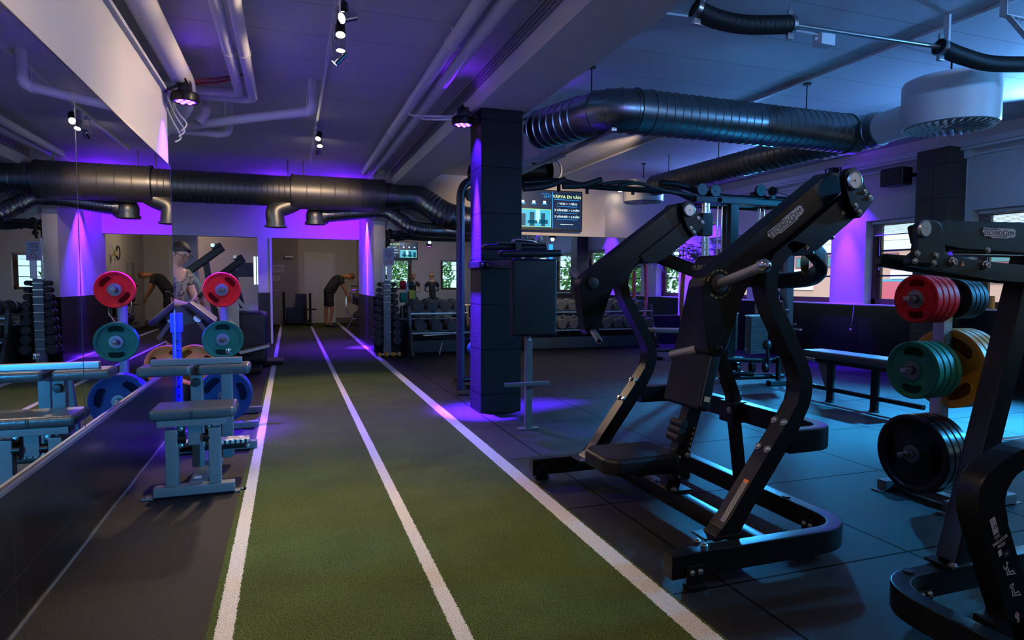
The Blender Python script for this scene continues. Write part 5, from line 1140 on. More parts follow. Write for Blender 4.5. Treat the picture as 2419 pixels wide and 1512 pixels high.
for (xs_, zt, dy, nm) in (([2.14, 2.38, 2.62, 2.86], .74, .08, 'upper shelf of the left'), ([2.16, 2.44, 2.72], .40, -.04, 'lower shelf of the left'),
                          ([4.36+.245*k for k in range(10)], .74, .08, 'upper shelf of the long'), ([4.36+.235*k for k in range(11)], .40, -.04, 'lower shelf of the long')):
    for k, x in enumerate(xs_):
        lab = '%s dumbbell from the left on the %s rack' % (word[k], nm)
        q = dumbbell((x, 11.10+dy, zt+.12), .098, .34, DBM, (0, 1, .12), lab, 'round dumbbells on the two racks', pr)
        if pr is None: pr = q
a = at(1015, 805, Y=10.7); t = thing('barbell_collar_bar', 'short chrome bar leaning in front of the left dumbbell rack', 'bar', (2.45, 10.72, 0)); obj('bar_body', B().tube([(2.15, 10.72, .36), (2.75, 10.74, .38)], .018, 12).tube([(2.42, 10.66, .03), (2.48, 10.72, .22)], .014, 10), CHROME, t)
t = thing('hex_rack_frame', 'dark steel frame of a bench leaning between the dumbbell racks', 'bench frame', (3.2, 10.6, 0)); obj('frame_bar', B().tube([(3.05, 10.6, 0), (3.2, 10.6, .8), (3.6, 10.6, .8)], .035, 12).tube([(3.25, 10.5, .3), (3.6, 10.4, .34)], .02, 10), BLKM, t); obj('bench_back', B().box((3.45, 10.55, .68), (.75, .2, .3), None, .05), VINYL, t)
# dumbbell tower at the left end of the mirror
TX, TY = 1.60, 11.18
tw = thing('dumbbell_tower', 'narrow grey dumbbell tower with nine rungs beside the violet pilaster', 'dumbbell rack', (TX, TY, 0))
obj('tower_column', B().b2((TX-.065, TY-.05, .0), (TX+.065, TY+.05, 1.30), .004), GREYM, tw)
obj('tower_base', B().b2((TX-.2, TY-.16, 0), (TX+.2, TY+.2, .03), .006), BLKM, tw)
b = B()
zs = [1.235, 1.135, 1.03, .92, .80, .67, .54, .40, .26]
for z in zs: obj('chrome_label', B().b2((TX-.07, TY-.056, z-.012), (TX+.07, TY-.05, z+.006), .002), CHROME, tw)
for k, z in enumerate(zs):
    for s in (-1, 1):
        R = .038+.005*k
        q = dumbbell((TX+s*(.085+R*1.0), TY, z), R, .17+.01*k, BLKR, (0, 1, 0), '%s rung dumbbell from the top, %s side of the narrow tower' % (word[k], 'left' if s < 0 else 'right'), 'small black dumbbells on the tower')
    obj('cradle', B().b2((TX-.09-.02-.005*k*2, TY-.02, z-.045-.005*k), (TX+.09+.02+.01*k, TY+.02, z-.035-.005*k), .002), BLKM, tw)
pr = None
for k, x in enumerate((TX-.12, TX, TX+.12)):
    q = dumbbell((x, TY-.30, .04), .036, .13, YEL, (1, .3, 0), 'small yellow dumbbell on the floor before the tower, %s of three' % ('left', 'middle', 'right')[k], 'yellow dumbbells on the floor', pr)
    if pr is None: pr = q
a0, a1 = at(905, 588, Y=11.1), at(931, 627, Y=11.1)
sg = thing('safety_notice', 'pale safety notice with a red warning triangle above the dumbbell tower', 'notice', ((a0.x+a1.x)/2, 11.1, a1.z))
obj('paper_sheet', B().b2((a0.x, 11.10, a1.z), (a1.x, 11.104, a0.z)), mat('lilac_paper', (.33, .36, .50), .7), sg)
rd = mat('red_ink', (.5, .04, .05), .5); c = at(919, 617, Y=11.098); b = B()
for p, q in (((-.05, -.035), (.05, -.035)), ((.05, -.035), (0, .05)), ((0, .05), (-.05, -.035))): b.bar((c.x+p[0], 11.0985, c.z+p[1]), (c.x+q[0], 11.0985, c.z+q[1]), .009, .001, (0, 1, 0))
obj('red_triangle', b, rd, sg)
for k in range(6): obj('text_line', B().b2((a0.x+.03, 11.0985, a0.z-.035-.022*k), (a1.x-.03-.02*(k % 2), 11.1, a0.z-.028-.022*k)), INK, sg)
obj('notice_stand', B().b2((a0.x-.01, 11.105, 1.28), (a0.x+.01, 11.12, a0.z+.05)).b2((a0.x+.06, 11.105, 1.30), (a0.x+.15, 11.11, a1.z)), WPLAS, sg)
t = thing('landmine_grips', 'black cable attachments hooked on the wall above the safety notice', 'cable handle', (1.72, 11.4, 2.0))
obj('round_end', B().sph((1.68, 11.3, 2.16), .05, n=14).sph((1.66, 11.3, 1.98), .04, n=14).cyl((1.68, 11.35, 2.16), (1.66, 11.35, 1.9), .02, n=10).cyl((1.68, 11.3, 2.1), (1.68, 11.499, 2.1), .015, n=8), BLKR, t); obj('bar', B().tube([(1.68, 11.35, 2.07), (2.15, 11.3, 2.14)], .03, 10), BLKP, t)

# ================================================================ palm in the back right corner
pm = thing('potted_palm', 'tall artificial palm with brown trunks in the violet lit corner', 'palm', (7.35, 10.6, 0))
obj('pot', B().lathe([(0, 0), (.17, 0), (.22, .38), (.20, .38), (.18, .33), (0, .33)], (7.35, 10.6, 0), n=28), BLKP, pm)
tk = mat('palm_trunk_fibre', (.30, .13, .04), .8, 0, .8, 40, .4, 20); lf = mat('palm_leaf', (.06, .13, .05), .5, 0)
for (dx, hh) in ((-.12, 1.55), (.16, 1.7)):
    P = smooth([(7.35+dx*.5, 10.6, .33), (7.35+dx*1.1, 10.58, hh*.55), (7.35+dx, 10.55, hh)], 8); obj('trunk', B().tube(resample(P, .03), .040, 12, scale=[1+.12*(i % 2) for i in range(len(resample(P, .03)))]), tk, pm)
    b = B(); random.seed(3 if dx < 0 else 4)
    for k in range(14):
        a = 2*pi*k/14+random.random()*.3; ln = .55+.25*random.random(); base = V((7.35+dx, 10.55, hh)); rise = .25+.3*random.random()
        mid = [base+V((cos(a)*ln*u, sin(a)*ln*u*.8, rise*sin(u*2.2)*1.0-.25*u*u)) for u in [i/8 for i in range(9)]]
        for i in range(1, 9):
            p = mid[i]; d = (mid[i]-mid[i-1]).normalized(); sd = d.cross(V((0, 0, 1))).normalized()
            for s in (-1, 1):
                e = p+sd*s*(.16*(1-i/11))+d*.09-V((0, 0, .05)); w_ = d*.014; v = [b.bm.verts.new(q_) for q_ in (p-w_, p+w_, e)]; b.bm.faces.new(v)
        b.tube(mid, .006, 5)
    obj('fronds', b, lf, pm, smoothit=False)
pm2 = thing('grey_bench', 'grey padded adjustable bench in front of the palm', 'bench', (6.3, 9.4, 0))
obj('seat_pad', B().box((6.25, 9.4, .46), (.95, .32, .08), (0, .03, 0), .03), mat('grey_vinyl', (.20, .17, .15), .5), pm2); obj('back_pad', B().box((6.95, 9.4, .53), (.45, .32, .08), (0, -.25, 0), .03), mat('grey_vinyl_dark', (.14, .12, .11), .5), pm2)
obj('frame', B().tube([(5.85, 9.4, .05), (5.95, 9.4, .40)], .03, 10).tube([(7.0, 9.4, .05), (6.8, 9.4, .42)], .03, 10).b2((5.8, 9.15, 0), (5.9, 9.65, .05), .01).b2((6.95, 9.15, 0), (7.05, 9.65, .05), .01).tube([(5.9, 9.4, .12), (7.0, 9.4, .12)], .025, 10), BLKM, pm2)

# ================================================================ far end: sled, storage rack, cardio machines
sl = thing('push_sled', 'black push sled with two upright poles at the end of the turf', 'sled', (.25, 19.3, 0))
SX0 = at(671, 757, Y=19.3).x; SX1 = at(733, 757, Y=19.3).x
for x, z in ((SX0, .98), (SX1, .95)): obj('push_pole', B().cyl((x, 19.25, .1), (x, 19.25, z), .035, n=12), BLKM, sl)
obj('runner', B().b2((SX0-.05, 18.9, .012), (SX0+.02, 20.0, .10), .01).b2((SX1-.02, 18.9, .012), (SX1+.05, 20.0, .10), .01), BLKM, sl)
obj('deck', B().b2((SX0, 19.2, .10), (SX1, 19.9, .15), .01), BLKM, sl); obj('back_panel', B().b2((SX0+.33, 19.80, .15), (SX0+.64, 19.86, .92), .01).b2((SX0+.05, 19.75, .15), (SX0+.36, 19.80, .52), .01), BLKM, sl)
obj('plate_horn', B().cyl((SX1-.13, 19.4, .15), (SX1-.13, 19.4, .55), .04, n=12).cyl((SX1-.25, 19.4, .47), (SX1+.18, 19.4, .47), .022, n=10), BLKM, sl)
st_ = thing('storage_rack', 'black storage rack with bars along the wall behind the bending person', 'storage rack', (1.72, 16.4, 0))
for yy in (15.4, 16.4, 17.4): obj('rack_post', B().b2((1.80, yy-.03, 0), (1.86, yy+.03, 1.25), .005), BLKM, st_)
for z in (.25, .7, 1.15): obj('rack_shelf', B().b2((1.55, 15.3, z), (1.95, 17.5, z+.03), .005), BLKM, st_)
pr = None
for k, (yy, z) in enumerate(((15.5, .30), (15.8, .30), (16.1, .30), (16.5, .30), (16.9, .30), (15.6, .75), (16.0, .75), (16.6, .75), (17.1, .75))):
    t = thing('medicine_ball', 'black medicine ball on the storage rack, %s shelf, %s from the camera' % ('bottom' if z < .5 else 'middle', word[k if k < 5 else k-5]), 'medicine ball', (1.66, yy, z+.11), 0, 'medicine balls on the storage rack'); obj('ball_body', B().sph((1.66, yy, z+.105), .115, n=18), BLKR, t)
hx = thing('hex_trap_bar', 'chrome hexagonal trap bar hanging in front of the storage rack', 'trap bar', (1.5, 15.3, .4))
P = [at(x, y, Y=15.2) for x, y in ((834, 685), (818, 703), (818, 734), (834, 753), (850, 753), (862, 735), (862, 703), (850, 685))]
obj('hex_frame', B().tube([V((p.x, p.y, p.z)) for p in P], .014, 10, True), CHROME, hx); obj('sleeve', B().cyl(at(833, 693, Y=15.2), at(833, 718, Y=15.2), .025, n=10), CHROME, hx); obj('hook_arm', B().bar((P[7].x, 15.2, P[7].z), (1.83, 15.37, P[7].z), .02, .02), BLKM, hx); obj('hanging_strap', B().tube([at(834, 752, Y=15.2), at(820, 775, Y=15.2)], .01, 6), CHROME, hx)
ws = thing('wall_bag', 'hanging pale cable handle on the corridor wall', 'cable handle', (1.95, 17.0, 1.9)); obj('rope', B().tube(smooth([(1.98, 17, 2.1), (1.92, 17, 1.9), (1.93, 17, 1.5)], 5), .012, 6), WPLAS, ws); obj('tassel', B().lathe([(0, .12), (.02, .12), (.07, 0), (0, 0)], (1.90, 17, 1.86), n=12), mat('tan_tassel', (.6, .42, .22), .6), ws)
t = thing('balance_board', 'tall black rounded board leaning on the corridor wall, seen in the mirror', 'board', (1.93, 15.0, .1)); obj('board_body', B().prism(sm2([(14.8, .3), (14.8, 1.6), (14.85, 1.85), (15.0, 1.95), (15.15, 1.85), (15.2, 1.6), (15.2, .3)], 4), 'X', 1.93, 1.97), BLKP, t)
t = thing('wall_clock', 'round black rimmed clock on the corridor wall, seen in the mirror', 'clock', (1.98, 17.6, 1.9)); obj('rim', B().lathe([(.14, 0), (.17, 0), (.17, .03), (.14, .03)], (2.0, 17.6, 1.95), (-1, 0, 0), n=28), BLKP, t); obj('dial', B().cyl((1.999, 17.6, 1.95), (1.985, 17.6, 1.95), .14, n=28), PAPER, t)
t = thing('wall_pipe', 'vertical pipe on the corridor wall near the header', 'pipe', (1.95, 14.4, 0)); obj('pipe_body', B().cyl((1.95, 14.4, 0), (1.95, 14.4, 2.2), .035, n=14), WPIPE, t); obj('clamp', B().cyl((1.95, 14.4, 1.7), (1.95, 14.4, 1.74), .045, n=14), WPIPE, t)
t = thing('wall_box', 'grey steel box on the corridor wall, seen in the mirror', 'wall box', (1.95, 18.6, 1.2)); obj('box_body', B().b2((1.88, 18.4, 1.2), (2.0, 18.8, 1.75), .01), GREYW, t)

def cardio(loc, rz, label, sc=1.0, wood=True):
    """climbing / ski style machine: deck, two pale uprights, raised black console arm"""
    t = thing('cardio_machine', label, 'cardio machine', (0, 0, 0))
    ob = lambda n_, b, m: obj(n_, b, m, t)
    ob('deck', B().b2((-.9, -.32, .10), (.9, .32, .20), .02), BLKP); ob('belt', B().b2((-.85, -.24, .2), (.65, .24, .207)), BLKR)
    ob('deck_foot', B().b2((-.85, -.36, 0), (-.75, .36, .1), .01).b2((.7, -.36, 0), (.8, .36, .1), .01), BLKM)
    pale = mat('cream_machine_paint', (.55, .45, .30), .4) if 'cream_machine_paint' not in bpy.data.materials else bpy.data.materials['cream_machine_paint']
    for s in (-1, 1): ob('upright', B().bar((.72, s*.30, .15), (.50, s*.30, 1.12), .07, .05, (1, 0, 0), .01), pale)
    for s in (-1, 1): ob('handrail', B().tube(smooth([(.50, s*.32, 1.10), (.2, s*.33, 1.02), (-.25, s*.33, .98)], 5), .022, 10), BLKR)
    ob('console', B().box((.55, 0, 1.32), (.10, .62, .38), (0, .45, 0), .03), BLKP); ob('console_bar', B().box((.44, 0, 1.12), (.12, .62, .08), None, .02), BLKP)
    t.location = loc; t.rotation_euler = (0, 0, rz); return t
cardio((-3.0, 14.9, 0), radians(200), 'treadmill deep in the cardio room behind the header, left one')
cardio((-2.2, 16.3, 0), radians(200), 'treadmill deep in the cardio room behind the header, right one')
# two inclined black machines with chrome tips seen past the mirror wall
for i, (a_, c_, base) in enumerate((((447, 640), (515, 592), 9.6), ((515, 655), (566, 618), 10.4))):
    A, Cc = at(*a_, Y=base), at(*c_, Y=base)
    t = thing('incline_press_machine', 'black inclined machine arm past the mirror wall, %s of the two' % ('nearer and higher' if i == 0 else 'farther and lower'), 'gym machine', (A.x, base, 0))
    d = (Cc-A).normalized(); obj('press_arm', B().bar(A-d*.12, Cc+d*.08, .075, .10, (0, 0, 1), .015), BLKM, t)
    obj('pivot_cap', B().cyl(Cc+V((-.06, -.06, .07)), Cc+V((-.06, .06, .07)), .026, n=18), CHROME, t); obj('top_block', B().box(Cc-d*.02+V((0, 0, .07)), (.13, .11, .05), (0, -.5, 0), .01), BLKM, t)
    obj('frame_leg', B().bar(A+d*.25+V((0, .05, 0)), (Cc.x-.05+(.25 if i else .1), base+.05, .05), .08, .08, (1, 0, 0), .01), BLKM if i else BLKM, t)
    obj('pale_strut', B().bar(A+V((.02, 0, -.02)), (A.x+.62, base, .55), .055, .05, (1, 0, 0), .008), mat('cream_strut', (.45, .38, .30), .45) if 'cream_strut' not in bpy.data.materials else bpy.data.materials['cream_strut'], t)
    obj('base_bar', B().b2((A.x-.1, base-.25, .012), (A.x+.9, base+.25, .08), .01), BLKM, t)
# stepper with pale uprights and ribbed pedal
stp = thing('step_machine', 'black step machine with pale uprights and a ribbed violet lit pedal', 'cardio machine', (-.75, 10.2, 0))
yy = 9.8
for px in (546, 557): a = at(px, 722, Y=yy); obj('upright', B().b2((a.x-.03, yy-.03, .05), (a.x+.04, yy+.03, .92), .006), mat('cream_upright', (.50, .42, .28), .45) if 'cream_upright' not in bpy.data.materials else bpy.data.materials['cream_upright'], stp)
obj('body_shell', B().box((-.60, 10.3, .45), (.55, .8, .75), None, .08), BLKP, stp)
b = B(); A, Cc = at(568, 832, Y=9.4), at(638, 815, Y=9.4); b.bar(A, Cc, .30, .035, (0, 0, 1), .006); pd = obj('pedal', b, mat('pedal_plastic', (.40, .38, .40), .5), stp)
for k in range(7): q = A.lerp(Cc, (k+.6)/7.2); obj('pedal_rib', B().box(q+V((0, 0, .02)), (.018, .29, .008), (0, -.2, .5)), BLKR, pd)
obj('pedal_arm', B().bar(A-V((.1, 0, .02)), (-.55, 9.9, .2), .05, .05, (0, 0, 1), .01), BLKM, stp)
for y_, x0_, x1_ in ((772, 560, 608), (725, 575, 600), (732, 560, 590)):
    a, c = at(x0_, y_, Y=10), at(x1_, y_-2, Y=10); obj('cross_bar', B().bar(a, c, .03, .035), mat('pale_bar', (.5, .45, .42), .4) if 'pale_bar' not in bpy.data.materials else bpy.data.materials['pale_bar'], stp)
t = thing('wall_screen', 'small black monitor on the far wall of the cardio room', 'monitor', (-.8, 13.8, 1.35)); a = at(590, 635, Y=13.6); obj('monitor_body', B().b2((a.x-.24, 13.58, a.z-.16), (a.x+.06, 13.64, a.z+.12), .01), BLKP, t); obj('monitor_arm', B().b2((a.x-.1, 13.64, a.z-.05), (a.x-.04, 13.9, a.z)), BLKM, t)
# narrow window of the cardio room
wa, wb = at(599, 606, Y=16.98), at(613, 672, Y=16.98)
w10 = struct('window_10', B().b2((wa.x, 16.97, wb.z), (wb.x, 16.985, wa.z)), mat('bright_window', (.6, .9, 1), .3, emit=(.55, .9, 1), estr=1.3))
for (q0, q1, z0_, z1_) in ((wa.x-.03, wb.x+.03, wb.z-.04, wb.z), (wa.x-.03, wb.x+.03, wa.z, wa.z+.04), ((wa.x+wb.x)/2-.012, (wa.x+wb.x)/2+.012, wb.z, wa.z), (wa.x-.03, wa.x, wb.z, wa.z), (wb.x, wb.x+.03, wb.z, wa.z)): obj('window_frame', B().b2((q0, 16.95, z0_), (q1, 16.99, z1_)), WPIPE, w10)

# ================================================================ people
def skin_mesh(name, J, E, m, parent, root=0, sub=2):
    """one continuous surface grown over joints: J = {key: (pos, radius or (rx, ry))}, E = pairs"""
    keys = list(J); me = bpy.data.meshes.new(name); me.from_pydata([J[k][0] for k in keys], [(keys.index(a), keys.index(b_)) for a, b_ in E], [])
    o = bpy.data.objects.new(name, me); COL.objects.link(o); me.materials.append(m)
    md = o.modifiers.new('skin', 'SKIN'); md.use_smooth_shade = True
    for i, k in enumerate(keys):
        r = J[k][1]; sv = me.skin_vertices[0].data[i]; sv.radius = (r, r) if not isinstance(r, tuple) else r; sv.use_root = (i == root)
    s = o.modifiers.new('sub', 'SUBSURF'); s.levels = sub; s.render_levels = sub
    bpy.context.view_layer.update(); ev = o.evaluated_get(bpy.context.evaluated_depsgraph_get()); nm = bpy.data.meshes.new_from_object(ev); nm.materials.clear(); nm.materials.append(m)
    nm.polygons.foreach_set('use_smooth', [True]*len(nm.polygons)); bpy.data.objects.remove(o); o = bpy.data.objects.new(name, nm); COL.objects.link(o)
    if parent: nm.transform(Matrix.Translation(-origin(parent))); o.parent = parent
    return o
def lerp3(a, b_, t): return tuple(V(a).lerp(V(b_), t))
def person(label, P, loc, skinm, shirt, shorts, shoe=BLKR, hair=HAIR, sleeve=.55, short_len=.9, glasses=False, cap=False, look=(0, -1, 0), beard=False):
    """P: joint positions pel, chest, neck, head, sh/el/wr/ha (l,r), hip/kn/an/to (l,r)"""
    t = thing('person', label, 'person', loc)
    J = {'pel': (P['pel'], (.115, .15)), 'waist': (lerp3(P['pel'], P['chest'], .45), (.095, .13)), 'chest': (P['chest'], (.115, .155)), 'neckb': (lerp3(P['chest'], P['neck'], .65), (.075, .10)), 'neck': (P['neck'], .056), 'jaw': (lerp3(P['neck'], P['head'], .55), .072), 'head': (P['head'], (.088, .085)), 'top': (lerp3(P['neck'], P['head'], 1.5), .070)}
    E = [('pel', 'waist'), ('waist', 'chest'), ('chest', 'neckb'), ('neckb', 'neck'), ('neck', 'jaw'), ('jaw', 'head'), ('head', 'top')]
    for s in 'lr':
        sh, el, wr, ha = (P[k+s] for k in ('sh', 'el', 'wr', 'ha')); hp, kn, an, to = (P[k+s] for k in ('hip', 'kn', 'an', 'to'))
        J.update({'sh'+s: (sh, .060), 'ua'+s: (lerp3(sh, el, .5), .050), 'el'+s: (el, .040), 'fa'+s: (lerp3(el, wr, .35), .041), 'wr'+s: (wr, .027), 'pa'+s: (lerp3(wr, ha, .6), (.018, .038)),
                  'hip'+s: (hp, .095), 'th'+s: (lerp3(hp, kn, .45), .082), 'kn'+s: (kn, .057), 'ca'+s: (lerp3(kn, an, .35), .056), 'an'+s: (an, .036), 'to'+s: (to, .034)})
        E += [('neckb', 'sh'+s), ('sh'+s, 'ua'+s), ('ua'+s, 'el'+s), ('el'+s, 'fa'+s), ('fa'+s, 'wr'+s), ('wr'+s, 'pa'+s), ('pel', 'hip'+s), ('hip'+s, 'th'+s), ('th'+s, 'kn'+s), ('kn'+s, 'ca'+s), ('ca'+s, 'an'+s), ('an'+s, 'to'+s)]
        d = (V(ha)-V(wr)).normalized(); side = d.cross(V(look)).normalized() if d.cross(V(look)).length > .1 else V((0, 0, 1)); pal = V(wr).lerp(V(ha), .6); dn = side.cross(d).normalized()
        for f in range(4):
            b0 = pal+side*(.027-.018*f); l_ = (.034, .04, .037, .028)[f]; J.update({'f%d%s' % (f, s): (tuple(b0+d*.03), .0095), 'g%d%s' % (f, s): (tuple(b0+d*(.03+l_*.8)-dn*.012), .0088), 'h%d%s' % (f, s): (tuple(b0+d*(.03+l_*1.25)-dn*.035), .0078)})
            E += [('pa'+s, 'f%d%s' % (f, s)), ('f%d%s' % (f, s), 'g%d%s' % (f, s)), ('g%d%s' % (f, s), 'h%d%s' % (f, s))]
        tb = V(wr).lerp(V(ha), .30)+side*.036; J.update({'t0'+s: (tuple(tb), .012), 't1'+s: (tuple(tb+side*.014+d*.035-dn*.015), .010)}); E += [('pa'+s, 't0'+s), ('t0'+s, 't1'+s)]
    skin_mesh('body', J, E, skinm, t)
    # face
    hd = V(P['head']); lk = V(look).normalized(); upv = (V(P['head'])-V(P['neck'])).normalized(); lk = (lk-upv*lk.dot(upv)).normalized(); sd = lk.cross(upv)
    fc = B(); fc.lathe([(0, .038), (.010, .030), (.015, .008), (.010, 0), (0, 0)], hd+lk*.078-upv*.025, (lk*.55+upv*.85), n=10); obj('nose', fc, skinm, t)
    for s in (-1, 1):
        obj('eye', B().sph(hd+lk*.080+sd*s*.032+upv*.012, .011, (1, 1, .8), 10), WPLAS, t); obj('pupil', B().sph(hd+lk*.0885+sd*s*.032+upv*.012, .0055, n=8), INK, t)
        obj('eyebrow', B().bar(hd+lk*.089+sd*s*.016+upv*.032, hd+lk*.084+sd*s*.050+upv*.030, .006, .008, lk), hair, t)
        e_ = obj('ear', B().lathe([(0, .008), (.016, .010), (.026, .0), (.02, -.008), (0, -.008)], hd+sd*s*.088-lk*.004, sd*s+lk*.3, n=14), skinm, t); e_.data.update()
    obj('mouth', B().bar(hd+lk*.083-sd*.022-upv*.056, hd+lk*.083+sd*.022-upv*.056, .008, .007, lk), mat('lips', (.38, .14, .11), .5) if 'lips' not in bpy.data.materials else bpy.data.materials['lips'], t)
    hb = B(); hb.sph(hd+upv*.028-lk*.014, .0965, (1, 1, .99), 28)
    bm = hb.bm; pn = (upv*.75-lk*.66).normalized(); bmesh.ops.bisect_plane(bm, geom=bm.verts[:]+bm.edges[:]+bm.faces[:], plane_co=hd+upv*.020+lk*.012, plane_no=pn, clear_inner=True)
    for v in bm.verts: v.co += V((random.uniform(-1, 1), random.uniform(-1, 1), random.uniform(-1, 1)))*.003
    if hair is not None: obj('hair', hb, hair, t)
    if beard: obj('beard', B().sph(hd-upv*.062+lk*.030, .062, (1, 1, .75), 16), hair, t)
    if glasses:
        g = B()
        for s in (-1, 1):
            c = hd+lk*.100+sd*s*.033+upv*.010; ring_ = [c+sd*(.026*cos(2*pi*k/18))+upv*(.019*sin(2*pi*k/18)) for k in range(18)]; g.tube(ring_, .0028, 6, True); g.tube([c+sd*s*.026+upv*.005, hd+sd*s*.092+upv*.012-lk*.01], .0025, 6)
        g.tube([hd+lk*.102-sd*.008+upv*.014, hd+lk*.102+sd*.008+upv*.014], .0025, 6); obj('glasses', g, BLKG, t)
    # shirt and shorts a little outside the body
    q = .018; JS = {'pel': (lerp3(P['pel'], P['chest'], -.22), (.150, .185)), 'waist': (J['waist'][0], (.132, .165)), 'chest': (J['chest'][0], (.130, .168)), 'neckb': (J['neckb'][0], (.088, .115))}; ES = [('pel', 'waist'), ('waist', 'chest'), ('chest', 'neckb')]
    for s in 'lr':
        JS.update({'sh'+s: (P['sh'+s], .075), 'sl'+s: (lerp3(P['sh'+s], P['el'+s], sleeve), .066)}); ES += [('neckb', 'sh'+s), ('sh'+s, 'sl'+s)]
    skin_mesh('shirt', JS, ES, shirt, t)
    JP = {'pel': (lerp3(P['pel'], P['chest'], -.02), (.130, .16))}; EP = []
    for s in 'lr':
        JP.update({'hip'+s: (P['hip'+s], .108), 'th'+s: (lerp3(P['hip'+s], P['kn'+s], short_len*.5), .100), 'le'+s: (lerp3(P['hip'+s], P['kn'+s], short_len), .086)}); EP += [('pel', 'hip'+s), ('hip'+s, 'th'+s), ('th'+s, 'le'+s)]
    skin_mesh('shorts', JP, EP, shorts, t)
    for s in 'lr':
        an, to = V(P['an'+s]), V(P['to'+s]); d = (to-an); d.z = 0; d.normalize(); ft = V((an.x, an.y, min(to.z, an.z)-.0))
        base = V((an.x, an.y, to.z)); skin_mesh('shoe', {'a': (tuple(base-d*.06+V((0, 0, .012))), (.042, .042)), 'b': (tuple(base+d*.05+V((0, 0, .010))), (.046, .040)), 'c': (tuple(to+d*.05+V((0, 0, .0))), (.040, .032)), 'u': (tuple(an+V((0, 0, .0))), .046)}, [('a', 'b'), ('b', 'c'), ('a', 'u')], shoe, t)
    return t
# man leaning over at the end of the turf
BX, BY = 1.05, 18.4
person('person in dark t-shirt and shorts bending forward at the end of the turf', dict(
    pel=(BX-.02, BY, .98), chest=(BX+.20, BY, 1.34), neck=(BX+.43, BY, 1.43), head=(BX+.57, BY, 1.42),
    shl=(BX+.30, BY-.19, 1.36), ell=(BX+.40, BY-.22, 1.06), wrl=(BX+.50, BY-.18, .82), hal=(BX+.54, BY-.16, .74),
    shr=(BX+.30, BY+.19, 1.36), elr=(BX+.42, BY+.22, 1.06), wrr=(BX+.56, BY+.18, .82), har=(BX+.60, BY+.16, .74),
    hipl=(BX-.02, BY-.10, .94), knl=(BX+.06, BY-.11, .50), anl=(BX-.0, BY-.12, .09), tol=(BX+.12, BY-.12, .045),
    hipr=(BX-.02, BY+.10, .94), knr=(BX-.10, BY+.11, .50), anr=(BX-.10, BY+.12, .09), tor=(BX+.02, BY+.12, .045)),
    (BX, BY, 0), mat('warm_skin', (.55, .22, .10), .5), CLOTHK, CLOTHK, hair=mat('short_brown_hair', (.22, .08, .03), .7), look=(.5, -.1, -.9), short_len=.85)
# seated man with glasses on the machine past the mirror edge
camo = mat('camouflage_cloth', (.2, .2, .2), .8); nt = camo.node_tree; nn = nt.nodes; z = nn.new('ShaderNodeTexNoise'); z.inputs['Scale'].default_value = 17; z.inputs['Detail'].default_value = 2; z.inputs['Distortion'].default_value = 1.2
tcn = nn.new('ShaderNodeTexCoord'); cr_ = nn.new('ShaderNodeValToRGB'); cr_.color_ramp.interpolation = 'CONSTANT'; cr_.color_ramp.elements[0].color = (.02, .02, .02, 1); cr_.color_ramp.elements[1].position = .5; cr_.color_ramp.elements[1].color = (.20, .19, .17, 1); e_ = cr_.color_ramp.elements.new(.43); e_.color = (.09, .085, .075, 1)
nt.links.new(tcn.outputs['Object'], z.inputs['Vector']); nt.links.new(z.outputs['Fac'], cr_.inputs['Fac']); nt.links.new(cr_.outputs['Color'], nn['Principled BSDF'].inputs['Base Color'])
hx_, hy_ = -1.06, 7.15
def PX(px, py, yy=hy_): p = at(px, py, Y=yy); return (p.x, p.y, p.z)
gl = person('seated person with glasses and a camouflage t-shirt looking down at a phone', dict(
    pel=(-1.20, 7.18, .88), chest=(-1.14, 7.15, 1.20), neck=(-1.07, 7.12, 1.43), head=(-1.025, 7.09, 1.545),
    shr=(-1.22, 6.99, 1.35), elr=(-1.14, 6.88, 1.08), wrr=(-.93, 6.84, 1.04), har=(-.87, 6.85, 1.09),
    shl=(-1.02, 7.28, 1.35), ell=(-.92, 7.24, 1.08), wrl=(-.83, 7.04, 1.04), hal=(-.82, 6.96, 1.09),
    hipr=(-1.24, 7.09, .86), knr=(-.92, 6.84, .90), anr=(-.90, 6.82, .46), tor=(-.81, 6.75, .40),
    hipl=(-1.16, 7.27, .86), knl=(-.80, 7.02, .90), anl=(-.78, 7.0, .46), tol=(-.69, 6.93, .40)),
    (hx_, hy_, 0), mat('pale_skin', (.48, .27, .19), .5), camo, CLOTHK, glasses=True, look=(.75, -.55, -.35), hair=HAIR)
t = thing('phone', 'dark phone held by the seated person with glasses', 'phone', (-.83, 6.88, 1.12)); obj('phone_body', B().box((-.83, 6.88, 1.13), (.012, .075, .14), (0, .9, -.6), .004), BLKG, t)
# his machine
lm = thing('leg_machine', 'black leg machine with a grey pad and silver disc under the seated person', 'gym machine', (-1.0, 7.2, 0))
obj('seat', B().box(V(PX(400, 785, 7.15)), (.46, .44, .10), (0, 0, .2), .03), VINYL, lm); obj('seat_base', B().b2((-1.35, 7.0, .012), (-1.05, 7.3, .62), .02), BLKM, lm)
obj('thigh_pad', B().box(V(PX(478, 738, 6.72)), (.30, .30, .06), Euler((.1, .72, .1)).to_matrix(), .02), mat('grey_violet_vinyl', (.022, .020, .026), .5), lm)
obj('cam_shell', B().cyl(V(PX(445, 768, 6.75)), V(PX(445, 768, 6.85)), .20, n=36), BLKP, lm); obj('silver_disc', B().cyl(V(PX(467, 752, 6.70)), V(PX(467, 752, 6.73)), .036, n=24), BRUSH, lm)
obj('frame_leg', B().bar(V(PX(455, 790, 6.8)), (-.95, 6.75, .05), .08, .08, (1, 0, 0), .01).b2((-1.5, 6.7, .01), (-.85, 6.8, .08), .01).tube([PX(448, 818, 6.7), PX(520, 880, 6.7)], .02, 10), BLKM, lm)
